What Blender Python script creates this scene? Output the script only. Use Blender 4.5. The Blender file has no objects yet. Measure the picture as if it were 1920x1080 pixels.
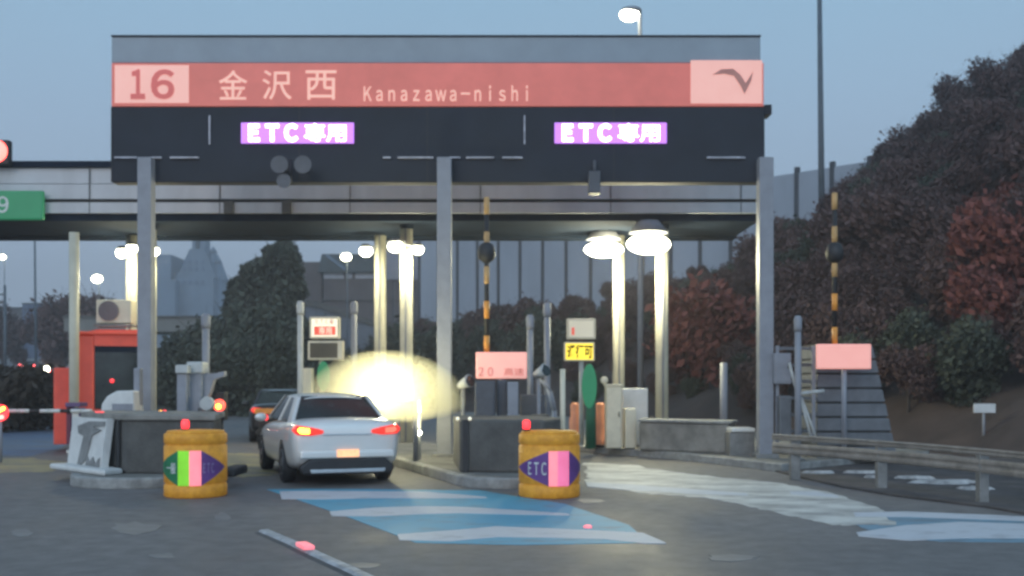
import bpy, bmesh, math, random
from math import radians as R, sin, cos, tan, pi, atan2, hypot
from mathutils import Vector, Matrix
random.seed(7)
S = bpy.context.scene
COL = S.collection

# ------------------------------------------------------------------ camera
CH = 1.65; F = 2000.0; HY = 715.0           # eye height, focal length in photo pixels, horizon row
cd = bpy.data.cameras.new('camera'); cam = bpy.data.objects.new('camera', cd); COL.objects.link(cam)
cam.location = (0, 0, CH); cam.rotation_euler = (R(90), 0, 0)
cd.sensor_width = 36; cd.lens = 36 * F / 1920; cd.shift_y = (HY - 540) / 1920
cd.clip_start = 0.1; cd.clip_end = 5000
cd.dof.use_dof = True; cd.dof.focus_distance = 3.2; cd.dof.aperture_fstop = 4.6
S.camera = cam

# ------------------------------------------------------------------ world, sun, exposure
SUN_EL, SUN_AZ = 8.0, 200.0                 # low behind the camera
SKY_BACK = 2.2; HAZE = .0016
w = bpy.data.worlds.new('World'); S.world = w; w.use_nodes = True
nt = w.node_tree; nt.nodes.clear()
N_ = nt.nodes.new; L_ = nt.links.new
sky = N_('ShaderNodeTexSky'); sky.sky_type = 'NISHITA'; sky.sun_disc = False
sky.sun_elevation = R(SUN_EL); sky.sun_rotation = R(SUN_AZ); sky.air_density = 1.0; sky.dust_density = 4.0; sky.ozone_density = 1.5
# dusk sky dome: an even blue twilight gradient, brighter towards the set sun behind the camera
tcw = N_('ShaderNodeTexCoord'); sx_ = N_('ShaderNodeSeparateXYZ'); L_(tcw.outputs['Generated'], sx_.inputs[0])
rpw = N_('ShaderNodeValToRGB'); L_(sx_.outputs['Z'], rpw.inputs[0]); e_ = rpw.color_ramp.elements
for i_, (p_, c_) in enumerate(((0, (.47, .59, .74)), (.10, (.445, .57, .75)), (.22, (.40, .565, .765)), (.36, (.345, .58, .79)), (1, (.22, .34, .50)))):
    q_ = e_[i_] if i_ < 2 else e_.new(p_)
    q_.position = p_; q_.color = (*c_, 1)
nw = N_('ShaderNodeTexNoise'); nw.inputs['Scale'].default_value = 2.2; nw.inputs['Detail'].default_value = 3; L_(tcw.outputs['Generated'], nw.inputs[0])
mrn = N_('ShaderNodeMapRange'); mrn.inputs[3].default_value = .92; mrn.inputs[4].default_value = 1.08; L_(nw.outputs[0], mrn.inputs[0])
mry = N_('ShaderNodeMapRange'); mry.inputs[1].default_value = .3; mry.inputs[2].default_value = -.8; mry.inputs[3].default_value = 1.0; mry.inputs[4].default_value = SKY_BACK; L_(sx_.outputs['Y'], mry.inputs[0])
mm1 = N_('ShaderNodeMath'); mm1.operation = 'MULTIPLY'; L_(mrn.outputs[0], mm1.inputs[0]); L_(mry.outputs[0], mm1.inputs[1])
mm2 = N_('ShaderNodeMath'); mm2.operation = 'MULTIPLY'; mm2.inputs[1].default_value = 1 / .12; L_(mm1.outputs[0], mm2.inputs[0])
vm = N_('ShaderNodeVectorMath'); vm.operation = 'SCALE'; L_(rpw.outputs[0], vm.inputs[0]); L_(mm2.outputs[0], vm.inputs['Scale'])
mixw = N_('ShaderNodeMixRGB'); mixw.inputs[0].default_value = .88; L_(sky.outputs[0], mixw.inputs[1]); L_(vm.outputs[0], mixw.inputs[2])
bg = N_('ShaderNodeBackground'); bg.inputs[1].default_value = .12
wo = N_('ShaderNodeOutputWorld'); L_(mixw.outputs[0], bg.inputs[0]); L_(bg.outputs[0], wo.inputs[0])
sl = bpy.data.lights.new('sun', 'SUN'); sl.energy = 0.5; sl.angle = R(20); sl.color = (1, .86, .78)
so = bpy.data.objects.new('sun', sl); COL.objects.link(so)
so.rotation_euler = Vector((sin(R(SUN_AZ)) * cos(R(25)), cos(R(SUN_AZ)) * cos(R(25)), sin(R(25)))).to_track_quat('Z', 'Y').to_euler()
S.view_settings.view_transform = 'Standard'; S.view_settings.look = 'None'
S.view_settings.exposure = 0.0; S.view_settings.gamma = 1.0
S.cycles.use_denoising = True
S.cycles.filter_width = 2.0
S.cycles.max_bounces = 6; S.cycles.sample_clamp_indirect = 4.0

# ------------------------------------------------------------------ helpers
def P(px, py, D): return Vector(((px - 960) * D / F, D, CH + (HY - py) * D / F))
def X(px, D): return (px - 960) * D / F
def Z(py, D): return CH + (HY - py) * D / F
def G(px, py): D = F * CH / (py - HY); return (X(px, D), D)

def mat(name, col, rough=.6, metal=0., var=.18, scale=3., bump=0., bscale=30., emit=None, es=0., spec=.5, col2=None, stretch=None, coat=0.):
    m = bpy.data.materials.new(name); m.use_nodes = True
    n = m.node_tree.nodes; l = m.node_tree.links; b = n['Principled BSDF']
    b.inputs['Roughness'].default_value = rough; b.inputs['Metallic'].default_value = metal
    b.inputs['Specular IOR Level'].default_value = spec; b.inputs['Coat Weight'].default_value = coat
    tc = n.new('ShaderNodeTexCoord'); mp = n.new('ShaderNodeMapping')
    if stretch: mp.inputs['Scale'].default_value = stretch
    l.new(tc.outputs['Object'], mp.inputs[0])
    ns = n.new('ShaderNodeTexNoise'); ns.inputs['Scale'].default_value = scale; ns.inputs['Detail'].default_value = 6; ns.inputs['Roughness'].default_value = .65
    l.new(mp.outputs[0], ns.inputs['Vector'])
    rp = n.new('ShaderNodeValToRGB'); rp.color_ramp.elements[0].position = .33; rp.color_ramp.elements[1].position = .68
    c2 = col2 or tuple(min(1, c * (1 + var)) for c in col); c1 = tuple(c * (1 - var) for c in col)
    rp.color_ramp.elements[0].color = (*c1, 1); rp.color_ramp.elements[1].color = (*c2, 1)
    l.new(ns.outputs[0], rp.inputs[0]); l.new(rp.outputs[0], b.inputs['Base Color'])
    if bump:
        n2 = n.new('ShaderNodeTexNoise'); n2.inputs['Scale'].default_value = bscale; n2.inputs['Detail'].default_value = 4
        l.new(mp.outputs[0], n2.inputs['Vector'])
        bp = n.new('ShaderNodeBump'); bp.inputs['Strength'].default_value = bump; bp.inputs['Distance'].default_value = .02
        l.new(n2.outputs[0], bp.inputs['Height']); l.new(bp.outputs[0], b.inputs['Normal'])
    if emit:
        b.inputs['Emission Color'].default_value = (*emit, 1); b.inputs['Emission Strength'].default_value = es
    return m

def tag(o, label=None, cat=None, group=None, kind=None):
    if label: o['label'] = label
    if cat: o['category'] = cat
    if group: o['group'] = group
    if kind: o['kind'] = kind
    return o
def thing(name, label, cat, loc=(0, 0, 0), group=None, rz=0.):
    o = bpy.data.objects.new(name, None); COL.objects.link(o); o.location = loc; o.rotation_euler[2] = rz
    o.empty_display_size = .2
    return tag(o, label, cat, group)
def world_off(p):
    v = Vector((0, 0, 0))
    while p: v += p.location; p = p.parent
    return v

class M:
    """collects shapes, in world coordinates, into one mesh"""
    def __init__(s): s.b = bmesh.new()
    def poly(s, pts, smooth=False):
        f = s.b.faces.new([s.b.verts.new(p) for p in pts]); f.smooth = smooth; return s
    def box(s, x0, x1, y0, y1, z0, z1, rz=0., piv=None):
        v = [Vector((x, y, z)) for x in (x0, x1) for y in (y0, y1) for z in (z0, z1)]
        if rz:
            c = Vector(piv) if piv else Vector(((x0 + x1) / 2, (y0 + y1) / 2, 0)); c.z = 0
            m = Matrix.Rotation(rz, 3, 'Z'); v = [m @ (q - c) + c for q in v]
        q = [s.b.verts.new(p) for p in v]
        for f in ((0, 1, 3, 2), (4, 6, 7, 5), (0, 4, 5, 1), (2, 3, 7, 6), (0, 2, 6, 4), (1, 5, 7, 3)): s.b.faces.new([q[i] for i in f])
        return s
    def pxb(s, px0, px1, py0, py1, D, dep): return s.box(X(px0, D), X(px1, D), D, D + dep, Z(py1, D), Z(py0, D))
    def tube(s, p0, p1, r0, r1=None, n=12, cap=True):
        r1 = r0 if r1 is None else r1; p0 = Vector(p0); p1 = Vector(p1)
        q = (p1 - p0).to_track_quat('Z', 'Y'); a, b = [], []
        for i in range(n):
            d = q @ Vector((cos(2 * pi * i / n), sin(2 * pi * i / n), 0))
            a.append(s.b.verts.new(p0 + d * r0)); b.append(s.b.verts.new(p1 + d * r1))
        for i in range(n):
            f = s.b.faces.new((a[i], a[(i + 1) % n], b[(i + 1) % n], b[i])); f.smooth = n > 6
        if cap: s.b.faces.new(a[::-1]); s.b.faces.new(b)
        return s
    def path(s, pts, r, n=8):
        for a, b in zip(pts, pts[1:]): s.tube(a, b, r, r, n)
        return s
    def lathe(s, prof, c, axis='Z', n=24, rz=0.):
        c = Vector(c); rings = []
        mz = Matrix.Rotation(rz, 3, 'Z')
        for r, h in prof:
            ring = []
            for i in range(n):
                a = 2 * pi * i / n
                v = Vector((r * cos(a), r * sin(a), h)) if axis == 'Z' else Vector((r * cos(a), h, r * sin(a))) if axis == 'Y' else Vector((h, r * cos(a), r * sin(a)))
                ring.append(s.b.verts.new(c + mz @ v))
            rings.append(ring)
        for A, B in zip(rings, rings[1:]):
            for i in range(n):
                f = s.b.faces.new((A[i], A[(i + 1) % n], B[(i + 1) % n], B[i])); f.smooth = True
        s.b.faces.new(rings[0][::-1]); s.b.faces.new(rings[-1]); return s
    def ball(s, c, r, sc=(1, 1, 1)):
        m = Matrix.Translation(c) @ Matrix.Diagonal((*[r * k for k in sc], 1))
        g = bmesh.ops.create_uvsphere(s.b, u_segments=16, v_segments=10, radius=1, matrix=m)
        for v in g['verts']:
            for f in v.link_faces: f.smooth = True
        return s
    def prism(s, xz, y0, y1):      # outline in x,z extruded along y
        a = [s.b.verts.new((x, y0, z)) for x, z in xz]; b = [s.b.verts.new((x, y1, z)) for x, z in xz]
        s.b.faces.new(a); s.b.faces.new(b[::-1]); n = len(xz)
        for i in range(n): s.b.faces.new((a[i], b[i], b[(i + 1) % n], a[(i + 1) % n]))
        return s
    def slab(s, xy, z0, z1):       # outline in x,y extruded along z
        a = [s.b.verts.new((x, y, z0)) for x, y in xy]; b = [s.b.verts.new((x, y, z1)) for x, y in xy]
        s.b.faces.new(a[::-1]); s.b.faces.new(b); n = len(xy)
        for i in range(n): s.b.faces.new((a[i], a[(i + 1) % n], b[(i + 1) % n], b[i]))
        return s
    def build(s, name, m, parent=None, bevel=0., loc=None, rotm=None):
        bmesh.ops.recalc_face_normals(s.b, faces=s.b.faces[:])
        off = world_off(parent)
        if parent is None:
            if loc is None:
                vs = [v.co for v in s.b.verts]
                loc = Vector(((min(v.x for v in vs) + max(v.x for v in vs)) / 2, (min(v.y for v in vs) + max(v.y for v in vs)) / 2, min(v.z for v in vs)))
            off = Vector(loc)
        bmesh.ops.translate(s.b, verts=s.b.verts[:], vec=-off)
        me = bpy.data.meshes.new(name); s.b.to_mesh(me); s.b.free(); me.materials.append(m)
        o = bpy.data.objects.new(name, me); COL.objects.link(o)
        if parent: o.parent = parent
        else: o.location = off
        if bevel:
            bv = o.modifiers.new('bevel', 'BEVEL'); bv.width = bevel; bv.segments = 2; bv.limit_method = 'ANGLE'
        return o

def dup(o, parent=None, loc=None, rz=None):
    c = o.copy(); COL.objects.link(c); c.parent = parent
    if loc is not None: c.location = loc
    if rz is not None: c.rotation_euler[2] = rz
    for ch in list(o.children): dup(ch, c)
    return c

FONT = {}
def lettering(txt, px0, px1, py0, py1, D, m, parent, name='lettering', bold=0., thick=.004, nudge=0.):
    """text fitted to a rectangle on a face at distance D; stands proud of it"""
    x0, x1, z0, z1 = X(px0, D), X(px1, D), Z(py1, D), Z(py0, D)
    cu = bpy.data.curves.new('t', 'FONT'); cu.body = txt; cu.size = 1; cu.extrude = .01; cu.offset = bold; cu.resolution_u = 4
    t = bpy.data.objects.new('t', cu); COL.objects.link(t)
    dg = bpy.context.evaluated_depsgraph_get(); me = bpy.data.meshes.new_from_object(t.evaluated_get(dg))
    bpy.data.objects.remove(t)
    xs = [v.co.x for v in me.vertices]; ys = [v.co.y for v in me.vertices]
    ax, bx, ay, by = min(xs), max(xs), min(ys), max(ys); off = world_off(parent)
    for v in me.vertices:
        u = (v.co.x - ax) / (bx - ax); q = (v.co.y - ay) / (by - ay); d = v.co.z / .01
        v.co = Vector((x0 + (x1 - x0) * u, D - thick - thick * d - .001 - nudge, z0 + (z1 - z0) * q)) - off
    me.materials.clear(); me.materials.append(m)
    o = bpy.data.objects.new(name, me); COL.objects.link(o); o.parent = parent
    return o
def lamp(px=None, py=None, D=None, e=50, col=(1, .93, .60), r=.15, loc=None, spot=None, aim=(0, 0, -1), name='lamp_light', parent=None):
    d = bpy.data.lights.new(name, 'SPOT' if spot else 'POINT'); d.energy = e; d.color = col; d.shadow_soft_size = r
    if spot: d.spot_size = R(spot); d.spot_blend = .6
    o = bpy.data.objects.new(name, d); COL.objects.link(o); o.location = loc if loc is not None else P(px, py, D)
    if spot: o.rotation_euler = (-Vector(aim)).to_track_quat('Z', 'Y').to_euler()
    return o

# ------------------------------------------------------------------ materials
K = {}
K['steel'] = mat('grey_painted_steel', (.23, .24, .27), .5, .0, .12, 4)
K['steel_l'] = mat('light_painted_steel', (.42, .43, .42), .5, 0, .12, 3)
K['galv'] = mat('galvanised_steel', (.2, .2, .195), .55, .35, .25, 5)
K['dark'] = mat('dark_sign_casing', (.014, .018, .028), .75, 0, .2, 1.2)
K['black'] = mat('black_plastic', (.02, .02, .022), .6, 0, .3, 6)
K['cap'] = mat('sign_top_panel', (.26, .30, .34), .5, 0, .08, 1.5)
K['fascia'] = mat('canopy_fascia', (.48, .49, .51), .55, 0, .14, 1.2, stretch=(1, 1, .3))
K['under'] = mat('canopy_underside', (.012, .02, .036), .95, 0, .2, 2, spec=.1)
K['red_sign'] = mat('red_sign_face', (.5, .11, .095), .5, 0, .16, 1.1, emit=(.60, .17, .13), es=.44)  # slight emission on board and letters stands in for headlights thrown back
K['pink_sign'] = mat('pale_sign_face', (.75, .45, .38), .5, 0, .06, 2, emit=(.9, .36, .28), es=.52)  # glow put into the colour in place of returned headlight
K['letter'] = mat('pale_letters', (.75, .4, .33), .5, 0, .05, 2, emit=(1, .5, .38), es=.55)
K['red_letter'] = mat('red_letters', (.45, .09, .08), .5, 0, .05, 2, emit=(.6, .12, .11), es=.5)
K['purple_led'] = mat('purple_display', (.2, .1, .3), .5, 0, .1, 30, emit=(.62, .22, 1.), es=1.15)
K['white_led'] = mat('white_display_letters', (.8, .8, .8), .5, emit=(1, .93, 1), es=4)
K['glint_seam'] = mat('pale_glint_seam', (.35, .35, .4), .4, 0, .4, 9)
K['green'] = mat('green_sign', (.02, .2, .09), .5, 0, .08, 2, emit=(.02, .2, .09), es=.35)
K['white'] = mat('white_enamel', (.6, .6, .58), .45, 0, .1, 4)
K['cream'] = mat('cream_enamel', (.62, .57, .44), .5, 0, .1, 4)
K['conc'] = mat('stained_concrete', (.21, .2, .18), .8, 0, .35, 2.2, .4, 30)
K['concd'] = mat('dark_concrete', (.085, .083, .078), .8, 0, .35, 2.2, .4, 30)
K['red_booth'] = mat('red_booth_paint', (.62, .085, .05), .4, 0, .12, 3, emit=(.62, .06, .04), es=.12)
K['glass_d'] = mat('dark_window_glass', (.018, .026, .026), .12, 0, .5, 2)
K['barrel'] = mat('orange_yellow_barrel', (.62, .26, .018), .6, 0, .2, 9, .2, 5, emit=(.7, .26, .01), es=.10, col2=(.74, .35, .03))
K['arrow_g'] = mat('green_arrow_sheeting', (.01, .16, .06), .5)
K['arrow_p'] = mat('purple_arrow_sheeting', (.12, .04, .2), .5)
K['refl_g'] = mat('lime_reflector', (.2, .6, .03), .4, emit=(.22, .65, .02), es=.5)
K['refl_p'] = mat('pink_reflector', (.8, .25, .28), .4, emit=(1., .22, .26), es=.8)
K['refl_m'] = mat('magenta_reflector', (.7, .18, .32), .4, emit=(.95, .16, .32), es=.6)
K['redlamp'] = mat('red_lamp', (.6, .02, .02), .3, emit=(1, .04, .05), es=2.2)
K['tail'] = mat('tail_light_lens', (.45, .02, .015), .25, emit=(1, .05, .03), es=.9)
K['tail_hot'] = mat('lit_amber_lamp', (.9, .4, .05), .3, emit=(1, .45, .04), es=9)
K['tail_red'] = mat('lit_red_lamp', (.9, .1, .05), .3, emit=(1, .12, .08), es=1.8)
K['flood'] = mat('floodlight_glass', (.9, .9, .8), .3, emit=(1, .96, .70), es=18)
K['orange'] = mat('orange_paint', (.75, .3, .05), .5)
K['amber_led'] = mat('amber_display', (.6, .5, .1), .5, 0, .1, 40, emit=(1, .74, .03), es=1.3)
K['led_dark'] = mat('display_dark_text', (.05, .03, .01), .9)
K['red_text'] = mat('red_text', (.7, .1, .06), .5, emit=(1, .12, .08), es=.5)
K['lit_white'] = mat('lit_notice_face', (.75, .72, .6), .5, 0, .05, 3, emit=(1, .92, .68), es=.75)
K['lit_cream'] = mat('dim_notice_face', (.6, .57, .46), .5, 0, .05, 3, emit=(.7, .62, .42), es=.4)
K['bark'] = mat('bark', (.05, .04, .035), .9, 0, .3, 6, .5)
K['brown'] = mat('dark_brown_wall', (.09, .075, .075), .8, 0, .2, .5)
K['roof'] = mat('dark_slate_roof', (.045, .06, .065), .7, 0, .2, .6)
K['pale_wall'] = mat('pale_far_wall', (.22, .22, .26), .8, 0, .1, .3)
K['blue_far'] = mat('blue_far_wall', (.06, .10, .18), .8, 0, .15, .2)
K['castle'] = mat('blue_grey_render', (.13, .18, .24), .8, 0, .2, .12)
K['wallpanel'] = mat('barrier_panel', (.28, .31, .36), .7, 0, .16, .25, stretch=(1, 1, .3))
K['ochre'] = mat('reddish_brown_shrub', (.2, .075, .05), .8)

def leafmat(name, c1, c2):
    m = bpy.data.materials.new(name); m.use_nodes = True
    n = m.node_tree.nodes; l = m.node_tree.links; b = n['Principled BSDF']
    b.inputs['Roughness'].default_value = .8; b.inputs['Specular IOR Level'].default_value = .15
    g = n.new('ShaderNodeNewGeometry'); oi = n.new('ShaderNodeObjectInfo'); ns = n.new('ShaderNodeTexNoise'); ns.inputs['Scale'].default_value = .7
    l.new(g.outputs['Position'], ns.inputs['Vector'])
    a = n.new('ShaderNodeMath'); a.operation = 'MULTIPLY_ADD'; a.inputs[1].default_value = .45
    l.new(oi.outputs['Random'], a.inputs[0]); l.new(ns.outputs[0], a.inputs[2])
    a2 = n.new('ShaderNodeMath'); a2.operation = 'MULTIPLY_ADD'; a2.inputs[1].default_value = .4
    l.new(g.outputs['Random Per Island'], a2.inputs[0]); l.new(a.outputs[0], a2.inputs[2])
    rp = n.new('ShaderNodeValToRGB'); rp.color_ramp.elements[0].position = .45; rp.color_ramp.elements[1].position = 1.2 if False else 1.
    rp.color_ramp.elements[0].color = (*c1, 1); rp.color_ramp.elements[1].color = (*c2, 1)
    l.new(a2.outputs[0], rp.inputs[0]); l.new(rp.outputs[0], b.inputs['Base Color'])
    return m
K['leaf_dark'] = leafmat('dark_evergreen_leaves', (.028, .036, .028), (.07, .08, .06))
K['leaf_brown'] = leafmat('winter_brown_leaves', (.058, .036, .035), (.11, .070, .066))
K['leaf_red'] = leafmat('russet_leaves', (.08, .035, .033), (.17, .062, .052))
K['leaf_hedge'] = leafmat('hedge_leaves', (.02, .02, .018), (.05, .045, .04))

# asphalt
def asphalt():
    m = bpy.data.materials.new('wet_asphalt'); m.use_nodes = True
    n = m.node_tree.nodes; l = m.node_tree.links; b = n['Principled BSDF']; b.inputs['Specular IOR Level'].default_value = .3
    tc = n.new('ShaderNodeTexCoord')
    def noise(s, d=6, st=None):
        x = n.new('ShaderNodeTexNoise'); x.inputs['Scale'].default_value = s; x.inputs['Detail'].default_value = d; x.inputs['Roughness'].default_value = .6
        if st:
            mp = n.new('ShaderNodeMapping'); mp.inputs['Scale'].default_value = st; mp.inputs['Rotation'].default_value = (0, 0, R(-20)); l.new(tc.outputs['Object'], mp.inputs[0]); l.new(mp.outputs[0], x.inputs[0])
        else: l.new(tc.outputs['Object'], x.inputs[0])
        return x
    big = noise(.5, 5, (1, .35, 1)); fine = noise(60, 3); mid = noise(4, 6)
    r1 = n.new('ShaderNodeValToRGB'); r1.color_ramp.elements[0].position = .3; r1.color_ramp.elements[1].position = .7
    r1.color_ramp.elements[0].color = (.102, .098, .098, 1); r1.color_ramp.elements[1].color = (.185, .175, .17, 1)
    l.new(big.outputs[0], r1.inputs[0])
    mx = n.new('ShaderNodeMixRGB'); mx.blend_type = 'OVERLAY'; mx.inputs[0].default_value = .35
    l.new(r1.outputs[0], mx.inputs[1]); l.new(fine.outputs[0], mx.inputs[2])
    mx2 = n.new('ShaderNodeMixRGB'); mx2.blend_type = 'OVERLAY'; mx2.inputs[0].default_value = .5
    l.new(mx.outputs[0], mx2.inputs[1]); l.new(mid.outputs[0], mx2.inputs[2]); l.new(mx2.outputs[0], b.inputs['Base Color'])
    rr = n.new('ShaderNodeMapRange'); rr.inputs[1].default_value = .35; rr.inputs[2].default_value = .65; rr.inputs[3].default_value = .5; rr.inputs[4].default_value = .8
    l.new(big.outputs[0], rr.inputs[0]); l.new(rr.outputs[0], b.inputs['Roughness'])
    bp = n.new('ShaderNodeBump'); bp.inputs['Strength'].default_value = .5; bp.inputs['Distance'].default_value = .01
    l.new(fine.outputs[0], bp.inputs['Height']); l.new(bp.outputs[0], b.inputs['Normal'])
    return m
K['asphalt'] = asphalt()

def paint(name, col, wear=.5, scale=3., base=(.12, .115, .115), rough=.6):
    """worn road paint: the asphalt shows where it has rubbed off"""
    m = bpy.data.materials.new(name); m.use_nodes = True
    n = m.node_tree.nodes; l = m.node_tree.links; b = n['Principled BSDF']; b.inputs['Roughness'].default_value = rough
    tc = n.new('ShaderNodeTexCoord'); mp = n.new('ShaderNodeMapping'); mp.inputs['Scale'].default_value = (.55, 1, 1); l.new(tc.outputs['Object'], mp.inputs[0])
    x = n.new('ShaderNodeTexNoise'); x.inputs['Scale'].default_value = scale; x.inputs['Detail'].default_value = 8; x.inputs['Roughness'].default_value = .7
    l.new(mp.outputs[0], x.inputs[0])
    rp = n.new('ShaderNodeValToRGB'); rp.color_ramp.elements[0].position = wear - .14; rp.color_ramp.elements[1].position = wear + .14
    rp.color_ramp.elements[0].color = (*base, 1); rp.color_ramp.elements[1].color = (*col, 1)
    l.new(x.outputs[0], rp.inputs[0]); l.new(rp.outputs[0], b.inputs['Base Color'])
    return m
K['p_blue'] = paint('blue_road_paint', (.05, .30, .43), .34)
K['p_blue2'] = paint('faded_blue_lane_paint', (.14, .26, .34), .42)
K['p_white'] = paint('white_road_paint', (.48, .5, .53), .33)
K['p_worn_lit'] = paint('worn_and_floodlit_paint', (.58, .57, .52), .44, 1.8)  # worn marking whose pale tone also holds lamp light on the floor
K['p_faint'] = paint('faint_worn_paint', (.20, .198, .195), .52, 5, base=(.14, .136, .134))
K['p_yellow'] = paint('patchy_yellow_tint', (.4, .32, .12), .5, 1.4)
K['p_bluef'] = paint('faded_blue_paint', (.09, .14, .24), .45, 1.4)

# ------------------------------------------------------------------ ground and terrain
def ring(n, r): return [(r * cos(2 * pi * i / n), r * sin(2 * pi * i / n)) for i in range(n)]
K['ground'] = mat('rough_ground', (.06, .06, .045), .9, 0, .4, .3)
tag(M().poly([(x, y, -.02) for x, y in ring(48, 2500)]).build('ground', K['ground'], loc=(0, 0, -.02)), kind='structure')
tag(M().poly([(-40, -10, 0), (16, -10, 0), (11.5, 22, 0), (9.2, 26, 0), (-4, 62, 0), (-22, 90, 0), (-45, 90, 0), (-48, 40, 0)]).build('road', K['asphalt'], loc=(0, 0, 0)), kind='structure')

HD = Vector((-.342, .94))                    # heading of the lanes beyond the gate
def hill_h(x, y):
    d = ((x - 9) + .37 * (y - 26)) * .93
    if d < 0: return -.3
    cap = 6.6 + .78 * (x - 15) if x > 15 else 6.6 + .11 * (x - 15)
    cap = max(cap, 4.0); h = .58 * d
    h = h if h < cap - 1 else cap - 1 + (1 - math.exp(-(h - cap + 1)))
    h = min(h, 27 + .1 * (x - 38)) if x > 38 else h
    return h + .25 * sin(x * .9 + y * .4) + .2 * sin(y * .8 - x * .3) - .05
K['hill'] = mat('dry_hillside_soil', (.05, .035, .03), .95, 0, .4, .6, .8, 3)
bm = bmesh.new(); NX, NY = 90, 90; gv = {}
for i in range(NX):
    for j in range(NY):
        x = -16 + i * 1.2; y = 18 + j * 1.2
        gv[i, j] = bm.verts.new((x, y, max(hill_h(x, y), -.35)))
for i in range(NX - 1):
    for j in range(NY - 1):
        q = (gv[i, j], gv[i + 1, j], gv[i + 1, j + 1], gv[i, j + 1])
        if max(v.co.z for v in q) > -.3:
            f = bm.faces.new(q); f.smooth = True
for v in [v for v in bm.verts if not v.link_faces]: bm.verts.remove(v)
me = bpy.data.meshes.new('hillside'); bm.to_mesh(me); bm.free(); me.materials.append(K['hill'])
o = bpy.data.objects.new('hillside', me); COL.objects.link(o); tag(o, kind='structure')

# far hills (a real ridge mesh, far away)
def ridge(name, pts, D, dep, m):
    bm = bmesh.new(); rows = []
    for px, py in pts:
        x = X(px, D); z = Z(py, D)
        rows.append([bm.verts.new((x * .96, D - dep, -1)), bm.verts.new((x, D - dep * .35, z * .62)), bm.verts.new((x, D, z)), bm.verts.new((x * 1.05, D + dep, -1))])
    for a, b in zip(rows, rows[1:]):
        for k in range(3):
            f = bm.faces.new((a[k], b[k], b[k + 1], a[k + 1])); f.smooth = True
    me = bpy.data.meshes.new(name); bm.to_mesh(me); bm.free(); me.materials.append(m)
    o = bpy.data.objects.new(name, me); COL.objects.link(o); tag(o, kind='structure'); return o
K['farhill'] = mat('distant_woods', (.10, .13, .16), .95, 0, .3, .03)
pts = []
for i in range(120):
    px = -1200 + i * 36
    py = 632 + 14 * sin(i * .35) + 8 * sin(i * 1.3) + random.uniform(-3, 3)
    pts.append((px, py))
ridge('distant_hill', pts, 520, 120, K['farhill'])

# ramped far road with its bank
rz = lambda D: 0.02 + max(0, (D - 62)) * .045
def strip(name, D0, D1, pa, pb, m, n=14, dz=0):
    bm = bmesh.new(); prev = None
    for i in range(n + 1):
        D = D0 + (D1 - D0) * i / n; a = pa(D); b = pb(D)
        r = (bm.verts.new((a, D, rz(D) + dz)), bm.verts.new((b, D, rz(D) + dz)))
        if prev: bm.faces.new((prev[0], prev[1], r[1], r[0]))
        prev = r
    me = bpy.data.meshes.new(name); bm.to_mesh(me); bm.free(); me.materials.append(m)
    o = bpy.data.objects.new(name, me); COL.objects.link(o); tag(o, kind='structure'); return o
cx = lambda D: X(78, D)
strip('far_road', 58, 190, lambda D: cx(D) - 7, lambda D: cx(D) + 6, K['asphalt'])
K['bank'] = mat('grass_bank', (.045, .055, .035), .95, 0, .4, .8)
strip('embankment', 60, 190, lambda D: cx(D) - 40, lambda D: cx(D) - 7, K['bank'], dz=-.05)
strip('embankment', 60, 190, lambda D: cx(D) + 6, lambda D: cx(D) + 34, K['bank'], dz=-.05)

# ------------------------------------------------------------------ road markings
def marking(name, pts, m, z=.004, label=None, rag=0):
    out = []
    n = len(pts)
    for i in range(n):
        a = pts[i]; b = pts[(i + 1) % n]; k = 10 if rag else 1
        for j in range(k):
            t = j / k; px = a[0] + (b[0] - a[0]) * t + (random.uniform(-rag, rag) * 3 if j else 0); py = a[1] + (b[1] - a[1]) * t + (random.uniform(-rag, rag) * .5 if j else 0)
            out.append((px, py))
    g = [G(*p) for p in out]
    mm = M(); mm.slab(g, .0005, z)
    return tag(mm.build(name, m), kind='structure')
marking('road_marking_blue', [(500, 918), (640, 917), (900, 920), (1058, 945), (1180, 985), (1215, 1018), (980, 1022), (780, 1018), (640, 965)], K['p_blue'], .004, rag=.2)
def bar(pts_top, th, m=K['p_white'], z=.008):
    top = pts_top; bot = [(px + 4, py + t) for (px, py), t in zip(pts_top, th)][::-1]
    marking('road_marking_white', top + bot, m, z, rag=0)
bar([(524, 922), (600, 921), (700, 922), (800, 923), (910, 932)], [14, 16, 13, 12, 3])
bar([(618, 960), (700, 953), (780, 950), (860, 951), (980, 958), (1065, 964)], [8, 16, 15, 12, 8, 3])
bar([(745, 1003), (840, 996), (930, 988), (1010, 991), (1130, 996), (1205, 1000), (1245, 1017)], [10, 20, 20, 18, 16, 20, 3])
# right lane
marking('road_marking_blue', [(1600, 960), (1760, 962), (1990, 975), (2150, 990), (2100, 1020), (1760, 1016), (1640, 1002), (1600, 980)], K['p_blue2'], .004, rag=1)
bar([(1600, 962), (1700, 960), (1850, 966), (2100, 978)], [8, 10, 9, 7])
bar([(1606, 1000), (1700, 986), (1800, 980), (2000, 986), (2150, 994)], [6, 28, 30, 24, 12], z=.011)
marking('road_marking_worn', [(1095, 868), (1180, 872), (1300, 890), (1450, 905), (1560, 925), (1650, 955), (1680, 985), (1560, 985), (1450, 960), (1330, 935), (1200, 925), (1100, 905)], K['p_worn_lit'], .0065, rag=2)  # worn streak; the pale end by the kerb is painted lamp light
bar([(1098, 905), (1180, 909), (1290, 917), (1400, 926)], [8, 11, 10, 4], K['p_white'])
bar([(1480, 922), (1530, 922), (1570, 930)], [6, 9, 4], K['p_white'])
marking('road_patch_yellow', [(-120, 862), (60, 858), (130, 868), (100, 884), (-120, 890)], K['p_yellow'], .004, rag=2)  # patchy yellow areas on the road surface
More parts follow.
